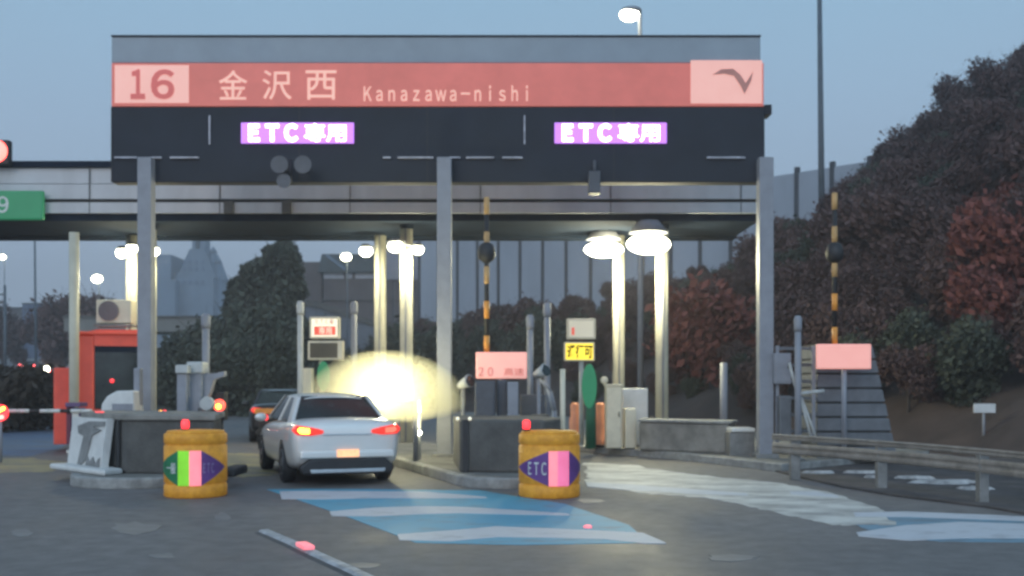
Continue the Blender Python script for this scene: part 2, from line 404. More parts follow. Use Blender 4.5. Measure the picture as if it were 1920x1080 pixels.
marking('road_patch_yellow', [(415, 850), (500, 852), (520, 890), (450, 896), (415, 880)], K['p_yellow'], .004, rag=2)
marking('road_marking_faded', [(-60, 795), (110, 800), (128, 835), (60, 855), (-60, 852)], K['p_bluef'], .004, rag=1)
for q in ([(205, 985), (260, 980), (300, 990), (250, 1002), (210, 998)], [(20, 1000), (60, 992), (50, 1008)], [(280, 1040), (330, 1038), (310, 1048)], [(400, 962), (425, 965), (432, 978), (408, 975)],
          [(1085, 935), (1130, 936), (1120, 944), (1085, 942)], [(1320, 1040), (1420, 1046), (1400, 1054), (1330, 1050)], [(640, 1058), (720, 1056), (700, 1064), (650, 1066)]):
    xs_ = [p[0] for p in q]; ys_ = [p[1] for p in q]; mx_, my_ = (min(xs_) + max(xs_)) / 2, (min(ys_) + max(ys_)) / 2
    marking('road_marking_worn', [(mx_ + (max(xs_) - mx_) * random.uniform(.7, 1.25) * cos(2 * pi * k / 16), my_ + (max(ys_) - my_) * random.uniform(.7, 1.25) * sin(2 * pi * k / 16)) for k in range(16)], K['p_faint'], .004)

# ------------------------------------------------------------------ lane separator with reflector
def gp(px, py, z=0): x, y = G(px, py); return Vector((x, y, z))
sep = thing('lane_separator', 'low grey raised separator strip running along the road at the bottom of the photo', 'lane separator', gp(590, 1036))
K['sep'] = mat('separator_rubber', (.33, .34, .35), .6, 0, .4, 8, .3)
K['sepd'] = mat('separator_base', (.06, .062, .066), .7, 0, .3, 8)
line = [gp(496, 998), gp(548, 1020), gp(600, 1045), gp(660, 1072), gp(760, 1120), gp(900, 1200)]
def ribbon(line, wdt, z0, z1, m, name, parent):
    mm = M()
    for a, b in zip(line, line[1:]):
        d = (b - a).normalized(); nn = Vector((-d.y, d.x, 0))
        A = [a - nn * wdt, a + nn * wdt, b + nn * wdt, b - nn * wdt]
        B = [a - nn * wdt * .55, a + nn * wdt * .55, b + nn * wdt * .55, b - nn * wdt * .55]
        for i in range(4):
            j = (i + 1) % 4
            mm.poly([A[i] + Vector((0, 0, z0)), A[j] + Vector((0, 0, z0)), B[j] + Vector((0, 0, z1)), B[i] + Vector((0, 0, z1))])
        mm.poly([q + Vector((0, 0, z1)) for q in B])
    return mm.build(name, m, parent)
ribbon(line, .12, .0, .012, K['sepd'], 'base', sep)
ribbon([v + Vector((0, 0, .013)) for v in line], .07, 0, .02, K['sep'], 'strip', sep)
a, b = gp(553, 1024), gp(592, 1044)
d = (b - a).normalized(); rzz = atan2(d.y, d.x); c = (a + b) / 2
M().box(c.x - .15, c.x + .15, c.y - .05, c.y + .06, .034, .075, rzz).build('reflector', K['refl_p'], sep, .01)
st = M().lathe([(.05, 0), (.05, .02), (.03, .035)], gp(1102, 990)).build('road_stud', K['refl_p'])
tag(st, 'small glowing pink road stud on the blue lane marking', 'road stud')

# ------------------------------------------------------------------ islands
K['island'] = mat('island_concrete', (.17, .165, .15), .85, 0, .35, 1.5, .4, 20)
K['kerb'] = mat('kerb_stone', (.26, .26, .25), .8, 0, .35, 4, .4, 25)
def island(cpx, cD, half, length, name):
    c = Vector((X(cpx, cD), cD)); n = Vector((HD.y, -HD.x)); pts = []
    for k in range(13):
        a = pi * (k / 12)
        pts.append(c - n * half * cos(a) - HD * (half * .9 * sin(a)))
    pts += [c + n * half + HD * length, c - n * half + HD * length]
    o = M().slab([tuple(p) for p in pts], -.01, .17).build(name, K['kerb'], None, .03)
    tag(o, kind='structure')
    c2 = [c + (p - c) * 1. for p in pts]
    inner = [c - n * (half - .15) * cos(pi * k / 12) - HD * ((half - .15) * .9 * sin(pi * k / 12)) for k in range(13)] + [c + n * (half - .15) + HD * length, c - n * (half - .15) + HD * length]
    tag(M().slab([tuple(p) for p in inner], .16, .176).build('island_top', K['island']), kind='structure')
island(283, 17.4, 1.22, 26, 'traffic_island')
island(968, 17.2, 1.0, 26, 'traffic_island')
# roadside verge to the right
vp = [G(1086, 848), G(1160, 853), G(1250, 860), G(1370, 874), G(1466, 886)]
back = [(9, 23), (9.5, 27), (12, 32), (-2, 52), (-3.6, 50), (-1.2, 36)]
tag(M().slab([tuple(p) for p in vp] + back, -.01, .15).build('verge', K['kerb'], None, .02), kind='structure')
tag(M().slab([(p[0] + .12, p[1] + .2) for p in vp] + back, .14, .156).build('verge_top', K['island']), kind='structure')

# ------------------------------------------------------------------ impact block on the left island
IZ = .176
blk = thing('impact_block', 'dark concrete impact block with a white arrow panel behind the left barrel', 'impact block', (X(300, 17), 17, IZ))
D = 16.6
# hexagonal nose: white facet on the left, dark facets on the front
pA = Vector((X(158, 18.3), 18.3)); pB = Vector((X(236, 17.0), 17.0)); pC = Vector((X(400, 16.9), 16.9)); pD = Vector((X(415, 18.6), 18.6)); pE = Vector((X(200, 19.4), 19.4))
M().slab([tuple(p) for p in (pB, pC, pD, pE, pA)], IZ, Z(787, 17.2)).build('block', K['concd'], blk, .04)
M().slab([tuple(p) for p in (pB + Vector((-.02, -.06)), pC + Vector((.05, -.06)), pD + Vector((.05, .05)), pE, pA + Vector((-.05, -.04)))], Z(787, 17.2), Z(776, 17.2)).build('cap', K['conc'], blk, .02)
# a sloping white chevron panel on the left facet
dv = (pB - pA).normalized(); nv = Vector((dv.y, -dv.x)); 
if nv.y > 0: nv = -nv
def facet(u0, u1, z0, z1, th, m, name, lean=0., pts=None):
    L = (pB - pA).length; mm = M()
    quad = pts or [(u0, z0), (u1, z0), (u1, z1), (u0, z1)]
    fr = []; bk = []
    for u, z in quad:
        e = lean * (1 - (z - IZ) / 1.1)
        p = pA + dv * (L * u) + nv * (.02 + th + e); q = pA + dv * (L * u) + nv * (.0 + e if th > .05 else .018 + e)
        fr.append(mm.b.verts.new((p.x, p.y, z))); bk.append(mm.b.verts.new((q.x, q.y, z)))
    mm.b.faces.new(fr); mm.b.faces.new(bk[::-1]); n = len(fr)
    for i in range(n): mm.b.faces.new((fr[i], bk[i], bk[(i + 1) % n], fr[(i + 1) % n]))
    return mm.build(name, m, blk)
facet(-.06, .78, IZ, 1.04, .10, K['white'], 'white_panel', lean=.14)
K['mark'] = mat('panel_dark_mark', (.2, .2, .195), .7, 0, .3, 5)
facet(0, 1, 0, 0, .125, K['mark'], 'arrow_mark', .14, [(.12, .90), (.40, .99), (.76, 1.0), (.76, .93), (.5, .90), (.70, .86), (.5, .76), (.42, .36), (.22, .2), (.30, .74), (.16, .78)])
facet(0, 1, 0, 0, .125, K['mark'], 'arrow_mark', .14, [(.44, .42), (.52, .32), (.58, .42), (.66, .30), (.74, .42), (.76, .2), (.44, .2)])
facet(.82, .9, IZ, 1.03, .02, K['black'], 'edge_stripe', 0)
M().pxb(178, 192, 772, 780, 18.0, .08).build('marker_lamp', K['redlamp'], blk)
K['skirt'] = K['white']
M().slab([tuple(pA + nv * .55 + dv * -.1), tuple(pB + nv * .42 + dv * .2), tuple(pB + nv * .05), tuple(pA)], IZ, IZ + .09).build('base_plinth', K['white'], blk, .03)
nub = M().box(X(413, 16.4), X(441, 16.4), 16.4, 17.2, IZ, IZ + .14).build('kerb_bumper', K['black'], None, .04)
tag(nub, 'low black rubber bumper on the island kerb right of the left barrel', 'bumper')

# ------------------------------------------------------------------ barrels
def barrel(px, D, label, left, right_, side):
    W = 118 * D / F / 2; x = X(px, D); y = D + W
    H = 122 * D / F
    t = thing('cushion_drum', label, 'crash barrel', (x, y, 0), 'crash cushion barrels at the island noses')
    M().lathe([(W * .94, 0), (W, .02), (W, H * .19), (W * .955, H * .205), (W * .955, H * .22), (W, H * .235), (W, H * .80), (W * .955, H * .815), (W * .955, H * .83), (W, H * .845), (W, H * .97), (W * .95, H)], (x, y, 0), n=48).build('body', K['barrel'], t)
    M().lathe([(W * .93, H - .002), (W * .9, H + .03), (W * .3, H + .045)], (x, y, 0), n=48).build('lid', K['barrel'], t)
    return t, x, y, W, H
def wrap(name, m, t, x, y, W, a0, a1, zf, th, n=14):
    """sheeting wrapped on the barrel; angles seen from the front, zf(u)->(z0,z1)"""
    mm = M(); r = W + th; A = []; B = []
    for i in range(n + 1):
        u = i / n; a = a0 + (a1 - a0) * u; z0, z1 = zf(u)
        vx = x + r * sin(a); vy = y - r * cos(a)
        A.append(mm.b.verts.new((vx, vy, z0))); B.append(mm.b.verts.new((vx, vy, z1)))
    for i in range(n):
        if (A[i].co - B[i].co).length < 1e-4 and (A[i + 1].co - B[i + 1].co).length < 1e-4: continue
        mm.b.faces.new((A[i], A[i + 1], B[i + 1], B[i]))
    ob = mm.build(name, m, t); s = ob.modifiers.new('thick', 'SOLIDIFY'); s.thickness = .003; s.offset = 0
    return ob
def wraptext(txt, t, x, y, W, a0, a1, z0, z1, m, bold=.01):
    cu = bpy.data.curves.new('t', 'FONT'); cu.body = txt; cu.size = 1; cu.extrude = .01; cu.offset = bold
    o = bpy.data.objects.new('t', cu); COL.objects.link(o)
    me = bpy.data.meshes.new_from_object(o.evaluated_get(bpy.context.evaluated_depsgraph_get())); bpy.data.objects.remove(o)
    xs = [v.co.x for v in me.vertices]; ys = [v.co.y for v in me.vertices]; ax, bx, ay, by = min(xs), max(xs), min(ys), max(ys)
    off = t.location
    for v in me.vertices:
        u = (v.co.x - ax) / (bx - ax); q = (v.co.y - ay) / (by - ay); a = a0 + (a1 - a0) * u; r = W + .012 + v.co.z * .2
        v.co = Vector((x + r * sin(a), y - r * cos(a), z0 + (z1 - z0) * q)) - off
    me.materials.clear(); me.materials.append(m); b = bpy.data.objects.new('lettering', me); COL.objects.link(b); b.parent = t
K['wtext'] = mat('white_lettering', (.6, .62, .6), .5)
K['ptext'] = mat('dull_purple_lettering', (.3, .22, .4), .5)
for px, D, lab, kind in ((349.5, 14.95, 'orange barrel with green and lime arrow sheeting in front of the left island', 0), (1032, 14.9, 'orange barrel with purple ETC arrow in front of the right island', 1)):
    t, x, y, W, H = barrel(px, D, lab, 0, 0, 0)
    zc = H * .47; hh = H * .27
    tri = lambda u: (zc - hh * u, zc + hh * u)
    if kind == 0:
        wrap('arrow_sheeting', K['arrow_g'], t, x, y, W, -R(80), -R(16), tri, .005)
        wrap('reflector_band', K['refl_g'], t, x, y, W, -R(16), R(5), lambda u: (zc - hh, zc + hh), .008)
        wrap('reflector_band', K['refl_p'], t, x, y, W, R(5), R(26), lambda u: (zc - hh, zc + hh), .008)
        wrap('arrow_sheeting', K['arrow_p'], t, x, y, W, R(26), R(80), lambda u: tri(1 - u), .005)
        wraptext('一般', t, x, y, W, -R(44), -R(20), zc - .08, zc + .08, K['wtext'])
        wraptext('ＥＴＣ', t, x, y, W, R(29), R(50), zc - .07, zc + .07, K['ptext'])
    else:
        wrap('arrow_sheeting', K['arrow_p'], t, x, y, W, -R(80), -R(2), tri, .005)
        wrap('reflector_band', K['refl_p'], t, x, y, W, -R(3), R(13), lambda u: (zc - hh, zc + hh), .008)
        wrap('reflector_band', K['refl_m'], t, x, y, W, R(13), R(36), lambda u: (zc - hh, zc + hh), .008)
        wrap('arrow_sheeting', K['arrow_p'], t, x, y, W, R(36), R(84), lambda u: tri(1 - u), .005)
        wraptext('ＥＴＣ', t, x, y, W, -R(43), -R(7), zc - .09, zc + .09, K['wtext'])
    lx = x + (-.12 if kind == 0 else -.33)
    b = thing('warning_lamp', 'small red warning lamp on the %s barrel' % ('green arrow' if kind == 0 else 'purple ETC'), 'warning lamp', (lx, y - .1, H + .03), 'red lamps on the barrels')
    M().lathe([(.05, H + .03), (.055, H + .05), (.05, H + .06)], (lx, y - .1, 0), n=16).build('base', K['black'], b)
    M().lathe([(.048, H + .06), (.056, H + .09), (.056, H + .16), (.035, H + .19)], (lx, y - .1, 0), n=16).build('lens', K['redlamp'], b)

# ------------------------------------------------------------------ sign gantry
GD = 21.0
gan = thing('sign_gantry', 'huge toll gate sign gantry reading 16 Kanazawa-nishi with two lit purple displays', 'sign gantry', (X(820, GD), GD, 0))
def gb(px0, px1, py0, py1, dep, off, m, name, bevel=0.):
    D = GD + off
    return M().pxb(px0, px1, py0, py1, D, dep).build(name, m, gan, bevel)
gb(209, 1426, 68, 118, 1.0, 0, K['cap'], 'top_panel', .02)
M().pxb(208, 1427, 65.5, 68, GD - .03, 1.06).build('cap_trim', K['dark'], gan)
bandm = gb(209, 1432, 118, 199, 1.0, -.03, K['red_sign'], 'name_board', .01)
gb(209, 1434, 199, 342, .34, 0, K['dark'], 'display_casing', .02)
FD = GD - .03
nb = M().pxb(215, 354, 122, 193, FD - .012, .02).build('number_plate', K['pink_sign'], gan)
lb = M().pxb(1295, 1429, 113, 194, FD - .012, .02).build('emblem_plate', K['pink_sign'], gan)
K['emblem'] = mat('emblem_brown', (.3, .15, .13), .6, emit=(.4, .16, .14), es=.35)
def flat(pts, D, m, name, parent, th=.012):
    return M().prism([(X(a, D), Z(b, D)) for a, b in pts], D - th, D).build(name, m, parent)
flat([(1336, 140), (1352, 130), (1374, 129), (1388, 140), (1398, 156), (1412, 134), (1408, 152), (1396, 176), (1388, 160), (1376, 142), (1358, 138)], FD - .014, K['emblem'], 'emblem', gan)
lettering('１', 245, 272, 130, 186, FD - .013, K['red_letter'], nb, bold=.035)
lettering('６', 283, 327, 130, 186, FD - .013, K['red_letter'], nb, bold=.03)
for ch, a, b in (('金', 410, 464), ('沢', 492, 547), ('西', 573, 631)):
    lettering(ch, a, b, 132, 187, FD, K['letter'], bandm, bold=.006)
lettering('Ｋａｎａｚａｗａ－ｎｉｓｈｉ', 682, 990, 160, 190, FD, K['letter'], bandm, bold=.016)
for px0, px1 in ((452, 663), (1040, 1250)):
    ds = M().pxb(px0, px1, 230, 268, GD - .05, .05).build('display', K['purple_led'], gan)
    lettering('ＥＴＣ', px0 + 14, px0 + 107, 232, 266, GD - .05, K['white_led'], ds, bold=.05)
    lettering('専用', px0 + 119, px0 + 197, 232, 266, GD - .05, K['white_led'], ds, bold=.015)
for a, b in ((214, 256), (283, 302), (318, 372), (718, 732), (745, 812), (843, 863), (874, 926), (942, 980), (1326, 1398)):
    M().pxb(a, b, 293.5, 296.5, GD - .06, .06).build('glint_seam_bar', K['glint_seam'], gan)  # broken pale bars copy glints along the catwalk edge
for a in (391, 982): M().pxb(a, a + 3, 216, 270, GD - .03, .03).build('glint_seam_bar', K['glint_seam'], gan)
for a in (208, 560, 800, 1150): M().pxb(a, a + 2, 200, 342, GD - .008, .012).build('seam', K['black'], gan)
cols = ((257, 283), (819, 846), (1424, 1451))
for i, (a, b) in enumerate(cols):
    D = GD - .25
    M().pxb(a, b, 294, HY + (CH - .17) * F / D, D, .28).build('column', K['steel'], gan, .015)
    M().box(X(a - 8, D), X(b + 8, D), D - .1, D + .4, .15, .24).build('base_plate', K['galv'], gan, .01)
M().pxb(1434, 1447, 196, 214, GD + .1, .4).build('end_bracket', K['dark'], gan)
# loudspeaker pair under the display
hn = thing('horn_speaker', 'pair of dark horn speakers hung below the left lit display', 'horn speaker', P(545, 340, GD - .3))
M().tube(P(545, 300, GD), P(545, 345, GD - .2), .025).build('bracket', K['black'], hn)
K['horn'] = mat('speaker_grey', (.07, .075, .09), .5)
for q in (534, 577):
    M().lathe([(.17, -.5), (.14, -.46), (.05, -.2), (.04, 0)], P(q, 318, GD), 'Y', 20).build('horn', K['horn'], hn)
M().lathe([(.14, -.45), (.11, -.3), (.04, -.1)], P(541, 347, GD), 'Y', 20).build('camera_dome', K['horn'], hn)
cm = M().pxb(1104, 1126, 320, 362, GD - .2, .25).pxb(1112, 1118, 300, 320, GD - .15, .1).build('surveillance_camera', K['horn'], None, .02)
tag(cm, 'grey box camera hung below the right end of the dark sign', 'camera')

# ------------------------------------------------------------------ toll canopy
CD = 25.0
can = thing('toll_canopy', 'long grey toll plaza canopy on lit columns behind the big sign', 'canopy', (X(640, CD), CD, 0))
CX0, CX1 = -16.0, X(1424, CD)
def cb(py0, py1, off, dep, m, name, x0=CX0, x1=CX1, bv=0.):
    D = CD + off
    return M().box(x0, x1, D, D + dep, Z(py1, CD), Z(py0, CD)).build(name, m, can, bv)
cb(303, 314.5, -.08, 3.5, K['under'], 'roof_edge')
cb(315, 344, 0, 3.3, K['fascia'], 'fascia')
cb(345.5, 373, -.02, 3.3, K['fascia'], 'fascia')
cb(373, 380, .12, 3.0, K['concd'], 'shadow_gap')  # recessed strip coloured dark to draw the shadow line
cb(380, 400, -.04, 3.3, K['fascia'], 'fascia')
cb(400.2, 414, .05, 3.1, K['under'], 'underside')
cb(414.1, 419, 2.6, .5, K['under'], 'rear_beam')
for x in [CX0 + k * 3.05 for k in range(8)]:
    if x < CX1: M().box(x, x + .02, CD - .045, CD - .02, Z(400, CD), Z(315, CD)).build('joint', K['concd'], can)
for px in (428, 537): M().pxb(px - 9, px + 9, 376, 400, CD - .12, .08).build('junction_box', K['concd'], can, .01)
for px in (20, 185, 318, 490, 560, 655, 760, 880): M().pxb(px - 7, px + 7, 414, 421, CD + .6, .3).build('soffit_fitting', K['black'], can)
cans = []
K['col_l'] = mat('cream_column_paint', (.52, .50, .40), .5, 0, .1, 3)
colspec = [(248, 27.6), (281, 25.7), (713, 27.6), (762, 25.7), (1160, 27.6), (1241, 25.7)]
for px, D in colspec:
    x = X(px, D); r = .155
    cyl = M().tube((x, D, .17), (x, D, Z(402, CD)), r, r, 20).build('column', K['col_l'], can)
    M().tube((x, D, Z(430, D)), (x, D, Z(405, D)), r, r * 1.5, 20).build('column_head', K['under'], can)
    M().tube((x - .0, D - r - .03, .2), (x, D - r - .03, Z(430, D)), .025, n=8).build('conduit', K['steel'], can)
# floodlights on the columns
def flood(px, py, D, colx, label, r=.13, e=90, gx=None, sc=(1, .8, .8)):
    p = P(px, py, D); t = thing('floodlight', label, 'floodlight', p, 'floodlights on the canopy columns')
    M().ball(p, r, sc).build('lens', K['flood'], t)
    M().tube(p + Vector((0, 0, r * .5)), p + Vector((0, 0, r * 1.05)), r * .9 * sc[0], r * .5, 16).build('housing', K['steel'], t)
    M().tube(p + Vector((0, .02, r * .6)), Vector((colx, D + .05, p.z + .12)), .02, n=8).build('arm', K['steel'], t)
    if e:
        l = lamp(loc=p + Vector((0, -.1, -.22 - r * sc[2])), e=e, r=.12)
    return t
flood(229, 474, 26.9, X(248, 27.6), 'lit floodlight left of the far lit column behind the left gantry post', .16, 90)
flood(247, 466, 27.2, X(248, 27.6), 'lit floodlight on the face of the far lit column beside the left gantry post', .15, 60)
flood(288, 471, 25.5, X(281, 25.7), 'lit floodlight just right of the left gantry post', .14, 90)
flood(686, 471, 26.9, X(713, 27.6), 'lit floodlight left of the middle far column', .17, 100)
flood(741, 462, 25.4, X(762, 25.7), 'lit floodlight left of the middle near column', .18, 110)
flood(783, 468, 25.4, X(762, 25.7), 'lit floodlight right of the middle near column', .15, 100)
flood(1132, 468, 27.0, X(1160, 27.6), 'floodlight widened to its glare on the farther of the two right columns', .5, 420, sc=(1.0, .5, .40))  # lens enlarged to the size of the lamp's glare
flood(1216, 458, 25.2, X(1241, 25.7), 'floodlight widened to its glare on the nearer of the two right columns', .52, 500, sc=(1.0, .5, .46))  # lens enlarged here too, to copy the glare
# green lane sign on the fascia, at the left edge
gs = thing('lane_sign', 'green sign with a white 9 hung on the canopy fascia at the left edge', 'sign', P(0, 412, CD - .25))
M().pxb(-170, 81, 357, 412, CD - .25, .12).build('panel', K['green'], gs, .04)
lettering('一般', -120, -30, 366, 403, CD - .25, K['wtext'], gs, bold=.01)
lettering('９', -4, 16, 368, 399, CD - .25, K['wtext'], gs, bold=.015)
sg = thing('signal_light', 'glaring red signal light above the canopy edge at the left', 'signal light', P(-4, 303, CD - .3))
M().pxb(-32, 16, 262, 308, CD - .3, .2).build('housing', K['black'], sg, .02)
K['redglare'] = mat('red_signal_lens', (.9, .1, .1), .3, emit=(1, .10, .08), es=6)
M().lathe([(.26, -.03), (.2, -.09), (.08, -.12)], P(-6, 284, CD - .27), 'Y').build('lens', K['redglare'], sg)
for k in range(2): pass
# overhead lamp post and mast
lp = thing('street_lamp', 'tall street lamp shining above the sign near its right end', 'street lamp', (X(1201, 42), 42, 0))
M().tube((X(1201, 42), 42, 0), P(1200, 22, 42), .13, .075, 12).build('pole', K['steel'], lp)
M().tube(P(1200, 20, 42), P(1185, 18, 42), .05, .05, 8).build('arm', K['steel'], lp)
M().ball(P(1180, 28, 42), .34, (1.15, .8, .75)).build('lamp_head', K['flood'], lp)
M().ball(P(1184, 19, 42), .34, (1.2, .8, .45)).build('lamp_hood', K['steel'], lp)
ms = thing('mast', 'very tall thin grey mast rising past the top of the photo right of the sign', 'mast', (X(1541, 48), 48, 5))
K['mast'] = mat('mast_paint', (.08, .10, .12), .6)
M().tube((X(1542, 48), 48, hill_h(X(1542, 48), 48) - .2), P(1536, -60, 48), .16, .1, 12).build('shaft', K['mast'], ms)
M().tube((X(1542, 48), 48, hill_h(X(1542, 48), 48) - .2), (X(1542, 48), 48, hill_h(X(1542, 48), 48) + 1), .25, .2, 12).build('foot', K['mast'], ms)

# ------------------------------------------------------------------ striped poles with small signs
def striped(px, y0, y1, D, signbox, label, txt, clabel, group='striped pole signs'):
    x = X(px, D); t = thing('striped_pole', label, 'striped pole', (x, D, Z(y1, D)), 'black and yellow striped poles')
    z1, z0 = Z(y0, D), Z(y1, D); n = 9; seg = (z1 - z0) / n
    core = M(); core.tube((x, D, z0), (x, D, z1), .045, n=12).build('pole', K['black'], t)
    for k in range(0, n, 2):
        yk = M().tube((x, D, z0 + seg * k), (x, D, z0 + seg * (k + 1)), .053, n=14).build('yellow_band', K['orange'] if k < 3 else K['bandpale'], t)
    M().lathe([(.05, -.2), (.15, -.12), (.17, 0), (.13, .15), (.05, .2)], (x, D, Z(474, D)), n=16).build('collar', K['black'], t)
    return t
K['bandpale'] = mat('faded_orange_band', (.5, .3, .12), .6)
striped(912.5, 370, 662, 20.3, None, 'black and orange striped pole rising behind the pink 20 sign', '', '')
striped(1565, 362, 645, 20.3, None, 'black and orange striped pole in front of the dark hillside right of the gantry', '', '')
K['pinkface'] = mat('pink_notice_face', (.8, .42, .36), .5, 0, .06, 3, emit=(1, .36, .28), es=.5)  # emission imitates headlights returned by the pink face
K['pinktext'] = mat('dull_red_text', (.4, .12, .1), .5, emit=(.5, .15, .12), es=.4)
def pinksign(a, b, c, d, D, label, txt):
    t = thing('speed_notice', label, 'sign', (X((a + b) / 2, D), D + .1, .17), 'pink notices on island poles')
    M().pxb(a, b, c, d, D - .12, .06).build('panel', K['pinkface'], t, .02)
    xm = X((a + b) / 2, D)
    M().tube((xm, D + .0, .17), (xm, D + .0, Z(c + 4, D)), .05, n=12).build('post', K['steel'], t)
    if txt:
        lettering('２０', a + 5, a + 32, d - 21, d - 5, D - .12, K['pinktext'], t, bold=.0)
        lettering('高速', a + 53, a + 90, d - 20, d - 6, D - .12, K['pinktext'], t, bold=.0)
pinksign(892, 988, 660, 710, 20.3, 'pink notice reading 20 on the middle island', True)
pinksign(1531, 1634, 645, 692, 20.3, 'plain pink notice on the roadside stand right of the gantry', False)

# ------------------------------------------------------------------ message boards
def board(a, b, c, d, D, face, label, frame=K['cream'], inner=None, dep=.22, txt=None):
    t = thing('message_board', label, 'message board', (X((a + b) / 2, D), D + dep / 2, Z(d, D)), 'lane message boards')
    M().pxb(a, b, c, d, D, dep).build('casing', frame, t, .02)
    i = 4 if inner is None else inner
    f = M().pxb(a + i, b - i, c + i, d - i, D - .012, .02).build('face', face, t)
    return t, f, D - .012
def mpost(px, D, y0, label, r=.05, m=K['steel_l']):
    x = X(px, D)
    t = thing('support_post', label, 'post', (x, D, .17))
    M().tube((x, D, .17), (x, D, Z(y0, D)), r, n=14).build('shaft', m, t)
    M().lathe([(r * 2, .17), (r * 2, .19), (r * 1.1, .2)], (x, D, 0), n=14).build('foot', m, t)
    return t
DB = 24.0
t, f, fd = board(580, 636, 594, 635, DB, K['lit_white'], 'lit white notice with red text above the dark screen on the left lane')
lettering('ＥＴＣ車', 592, 626, 599, 608, fd, K['pinktext'], t)
M().pxb(589, 629, 612, 628, fd - .01, .01).build('red_stripe', K['red_text'], t)
lettering('専用', 598, 622, 613, 627, fd - .011, K['lit_white'], t)
K['screen'] = mat('dark_screen', (.07, .06, .04), .4)
t, f, fd = board(577, 643, 639, 675, DB, K['screen'], 'blank dark screen in a cream frame below the lit white notice')
M().pxb(633, 640, 643, 671, DB - .014, .02).build('side_panel', K['cream'], t)
mpost(603, DB + .12, 675, 'cream post carrying the dark screen and white notice', .06, K['cream'])
t, f, fd = board(1063, 1117, 597, 636, DB, K['lit_cream'], 'dim cream notice with one small red mark above the yellow display')
M().pxb(1072, 1077, 614, 628, fd - .01, .01).build('red_mark', K['red_text'], t)
t, f, fd = board(1058, 1115, 641, 677, DB, K['amber_led'], 'glowing yellow display below the cream notice on the right lane', inner=3)
lettering('通行可', 1063, 1111, 646, 672, fd - .002, K['led_dark'], t, bold=.03)
mpost(1090, DB + .12, 677, 'pale post carrying the glowing yellow display', .055)
def oval(px, py, rx, ry, D, label):
    c = P(px, py, D); r = ry * D / F
    o = M(); pr = [(X(px + rx * cos(a), D), Z(py + ry * sin(a), D)) for a in [2 * pi * k / 28 for k in range(28)]]
    o.prism(pr, D, D + .06); return tag(o.build('oval_sign', K['green'], None, .01), label, 'sign')
oval(1105, 724, 14, 42, DB - .35, 'tall green oval board beside the pale post of the yellow display')
gpst = M().tube((X(1108, DB - .2), DB - .2, .15), (X(1108, DB - .2), DB - .2, Z(700, DB - .2)), .12, .1, 14).build('signal_post', mat('dark_green_paint', (.015, .11, .06), .5), None)
tag(gpst, 'dark green post under the green oval board', 'post')
ov = oval(606, 705, 12, 28, DB - .1, 'green oval board under the dark screen left of the silver car')
# "cabinet" left of it
cab = thing('post_cabinet', 'pale slim cabinet under the tall left lane antenna post', 'cabinet', (X(572, 23.5), 23.5, .17))
M().pxb(560, 584, 690, 872 - 20, 23.5, .3).build('casing', K['cream'], cab, .02)

# ------------------------------------------------------------------ antenna posts
def apost(px, y0, w_, D, label, m=K['steel_l'], cap=True):
    x = X(px, D); r = w_ / 2 * D / F; z1 = Z(y0, D)
    t = thing('antenna_post', label, 'antenna post', (x, D, .17), 'grey antenna posts on the islands')
    M().tube((x, D, .17), (x, D, z1), r, n=16).build('shaft', m, t)
    if cap: M().lathe([(r * 1.18, z1 - .28), (r * 1.28, z1 - .2), (r * 1.28, z1 - .04), (r * .8, z1 + .02)], (x, D, 0), n=16).build('cap', m, t)
    M().lathe([(r * 2, .17), (r * 2, .2), (r * 1.1, .21)], (x, D, 0), n=16).build('foot', K['galv'], t)
apost(563, 566, 11, 23, 'tall pale antenna post left of the lit white notice')
apost(664, 567, 11, 24.5, 'tall grey antenna post right of the lit white notice', K['steel'])
apost(386, 590, 14, 22, 'grey antenna post behind the cabinets of the left island', K['steel'])
apost(994, 592, 12, 21.6, 'grey antenna post just right of the pink 20 sign', K['steel'])
apost(1026, 569, 12, 22, 'tallest grey antenna post between the pink 20 sign and the yellow display', K['steel'])
apost(1055, 692, 10, 20, 'short pale post right behind the purple ETC barrel', K['cream'], False)
apost(1496, 594, 12, 20.2, 'grey post at the corner of the ribbed roadside stand', K['steel'])
apost(1357, 680, 14, 24, 'lilac grey stub post left of the right gantry column', K['steel'], False)
apost(139, 436, 18, 24.3, 'cream pole in front of the red toll booth', K['col_l'], False)
apost(838, 590, 9, 20.9, 'thin grey pipe standing against the middle gantry column', K['steel'], False)

# ------------------------------------------------------------------ left island equipment
def cabinet(a, b, c, d, D, dep, m, label, cat='cabinet', name='equipment_cabinet', base=.17, door=True, bevel=.02, top=None, slot=False):
    x0, x1 = X(a, D), X(b, D); z1 = Z(c, D); z0 = base if d is None else Z(d, D)
    t = thing(name, label, cat, ((x0 + x1) / 2, D + dep / 2, z0))
    M().box(x0, x1, D, D + dep, z0, z1).build('casing', m, t, bevel)
    w2 = x1 - x0
    if door:
        M().box(x0 + w2 * .08, x1 - w2 * .08, D - .012, D + .01, z0 + (z1 - z0) * .08, z1 - (z1 - z0) * .18).build('door', m, t, .006)
        M().box(x1 - w2 * .22, x1 - w2 * .15, D - .03, D - .01, (z0 + z1) / 2, (z0 + z1) / 2 + .12).build('handle', K['black'], t)
    if top: M().box(x0 - .03, x1 + .03, D - .03, D + dep + .03, z1, z1 + .04).build('lid', top, t, .01)
    return t
D = 19.5
cabinet(331, 350, 700, None, 19.5, .25, K['steel'], 'narrow grey cabinet behind the green arrow barrel')
M_ = M().pxb(328, 352, 684, 700, 19.45, .35).build('sensor_head', K['steel_l'], None, .02); tag(M_, 'pale sensor head on the narrow grey cabinet', 'sensor')
t = cabinet(352, 378, 690, None, 19.7, .3, K['steel'], 'wider grey machine with flared head behind the green arrow barrel', 'toll machine', 'toll_machine')
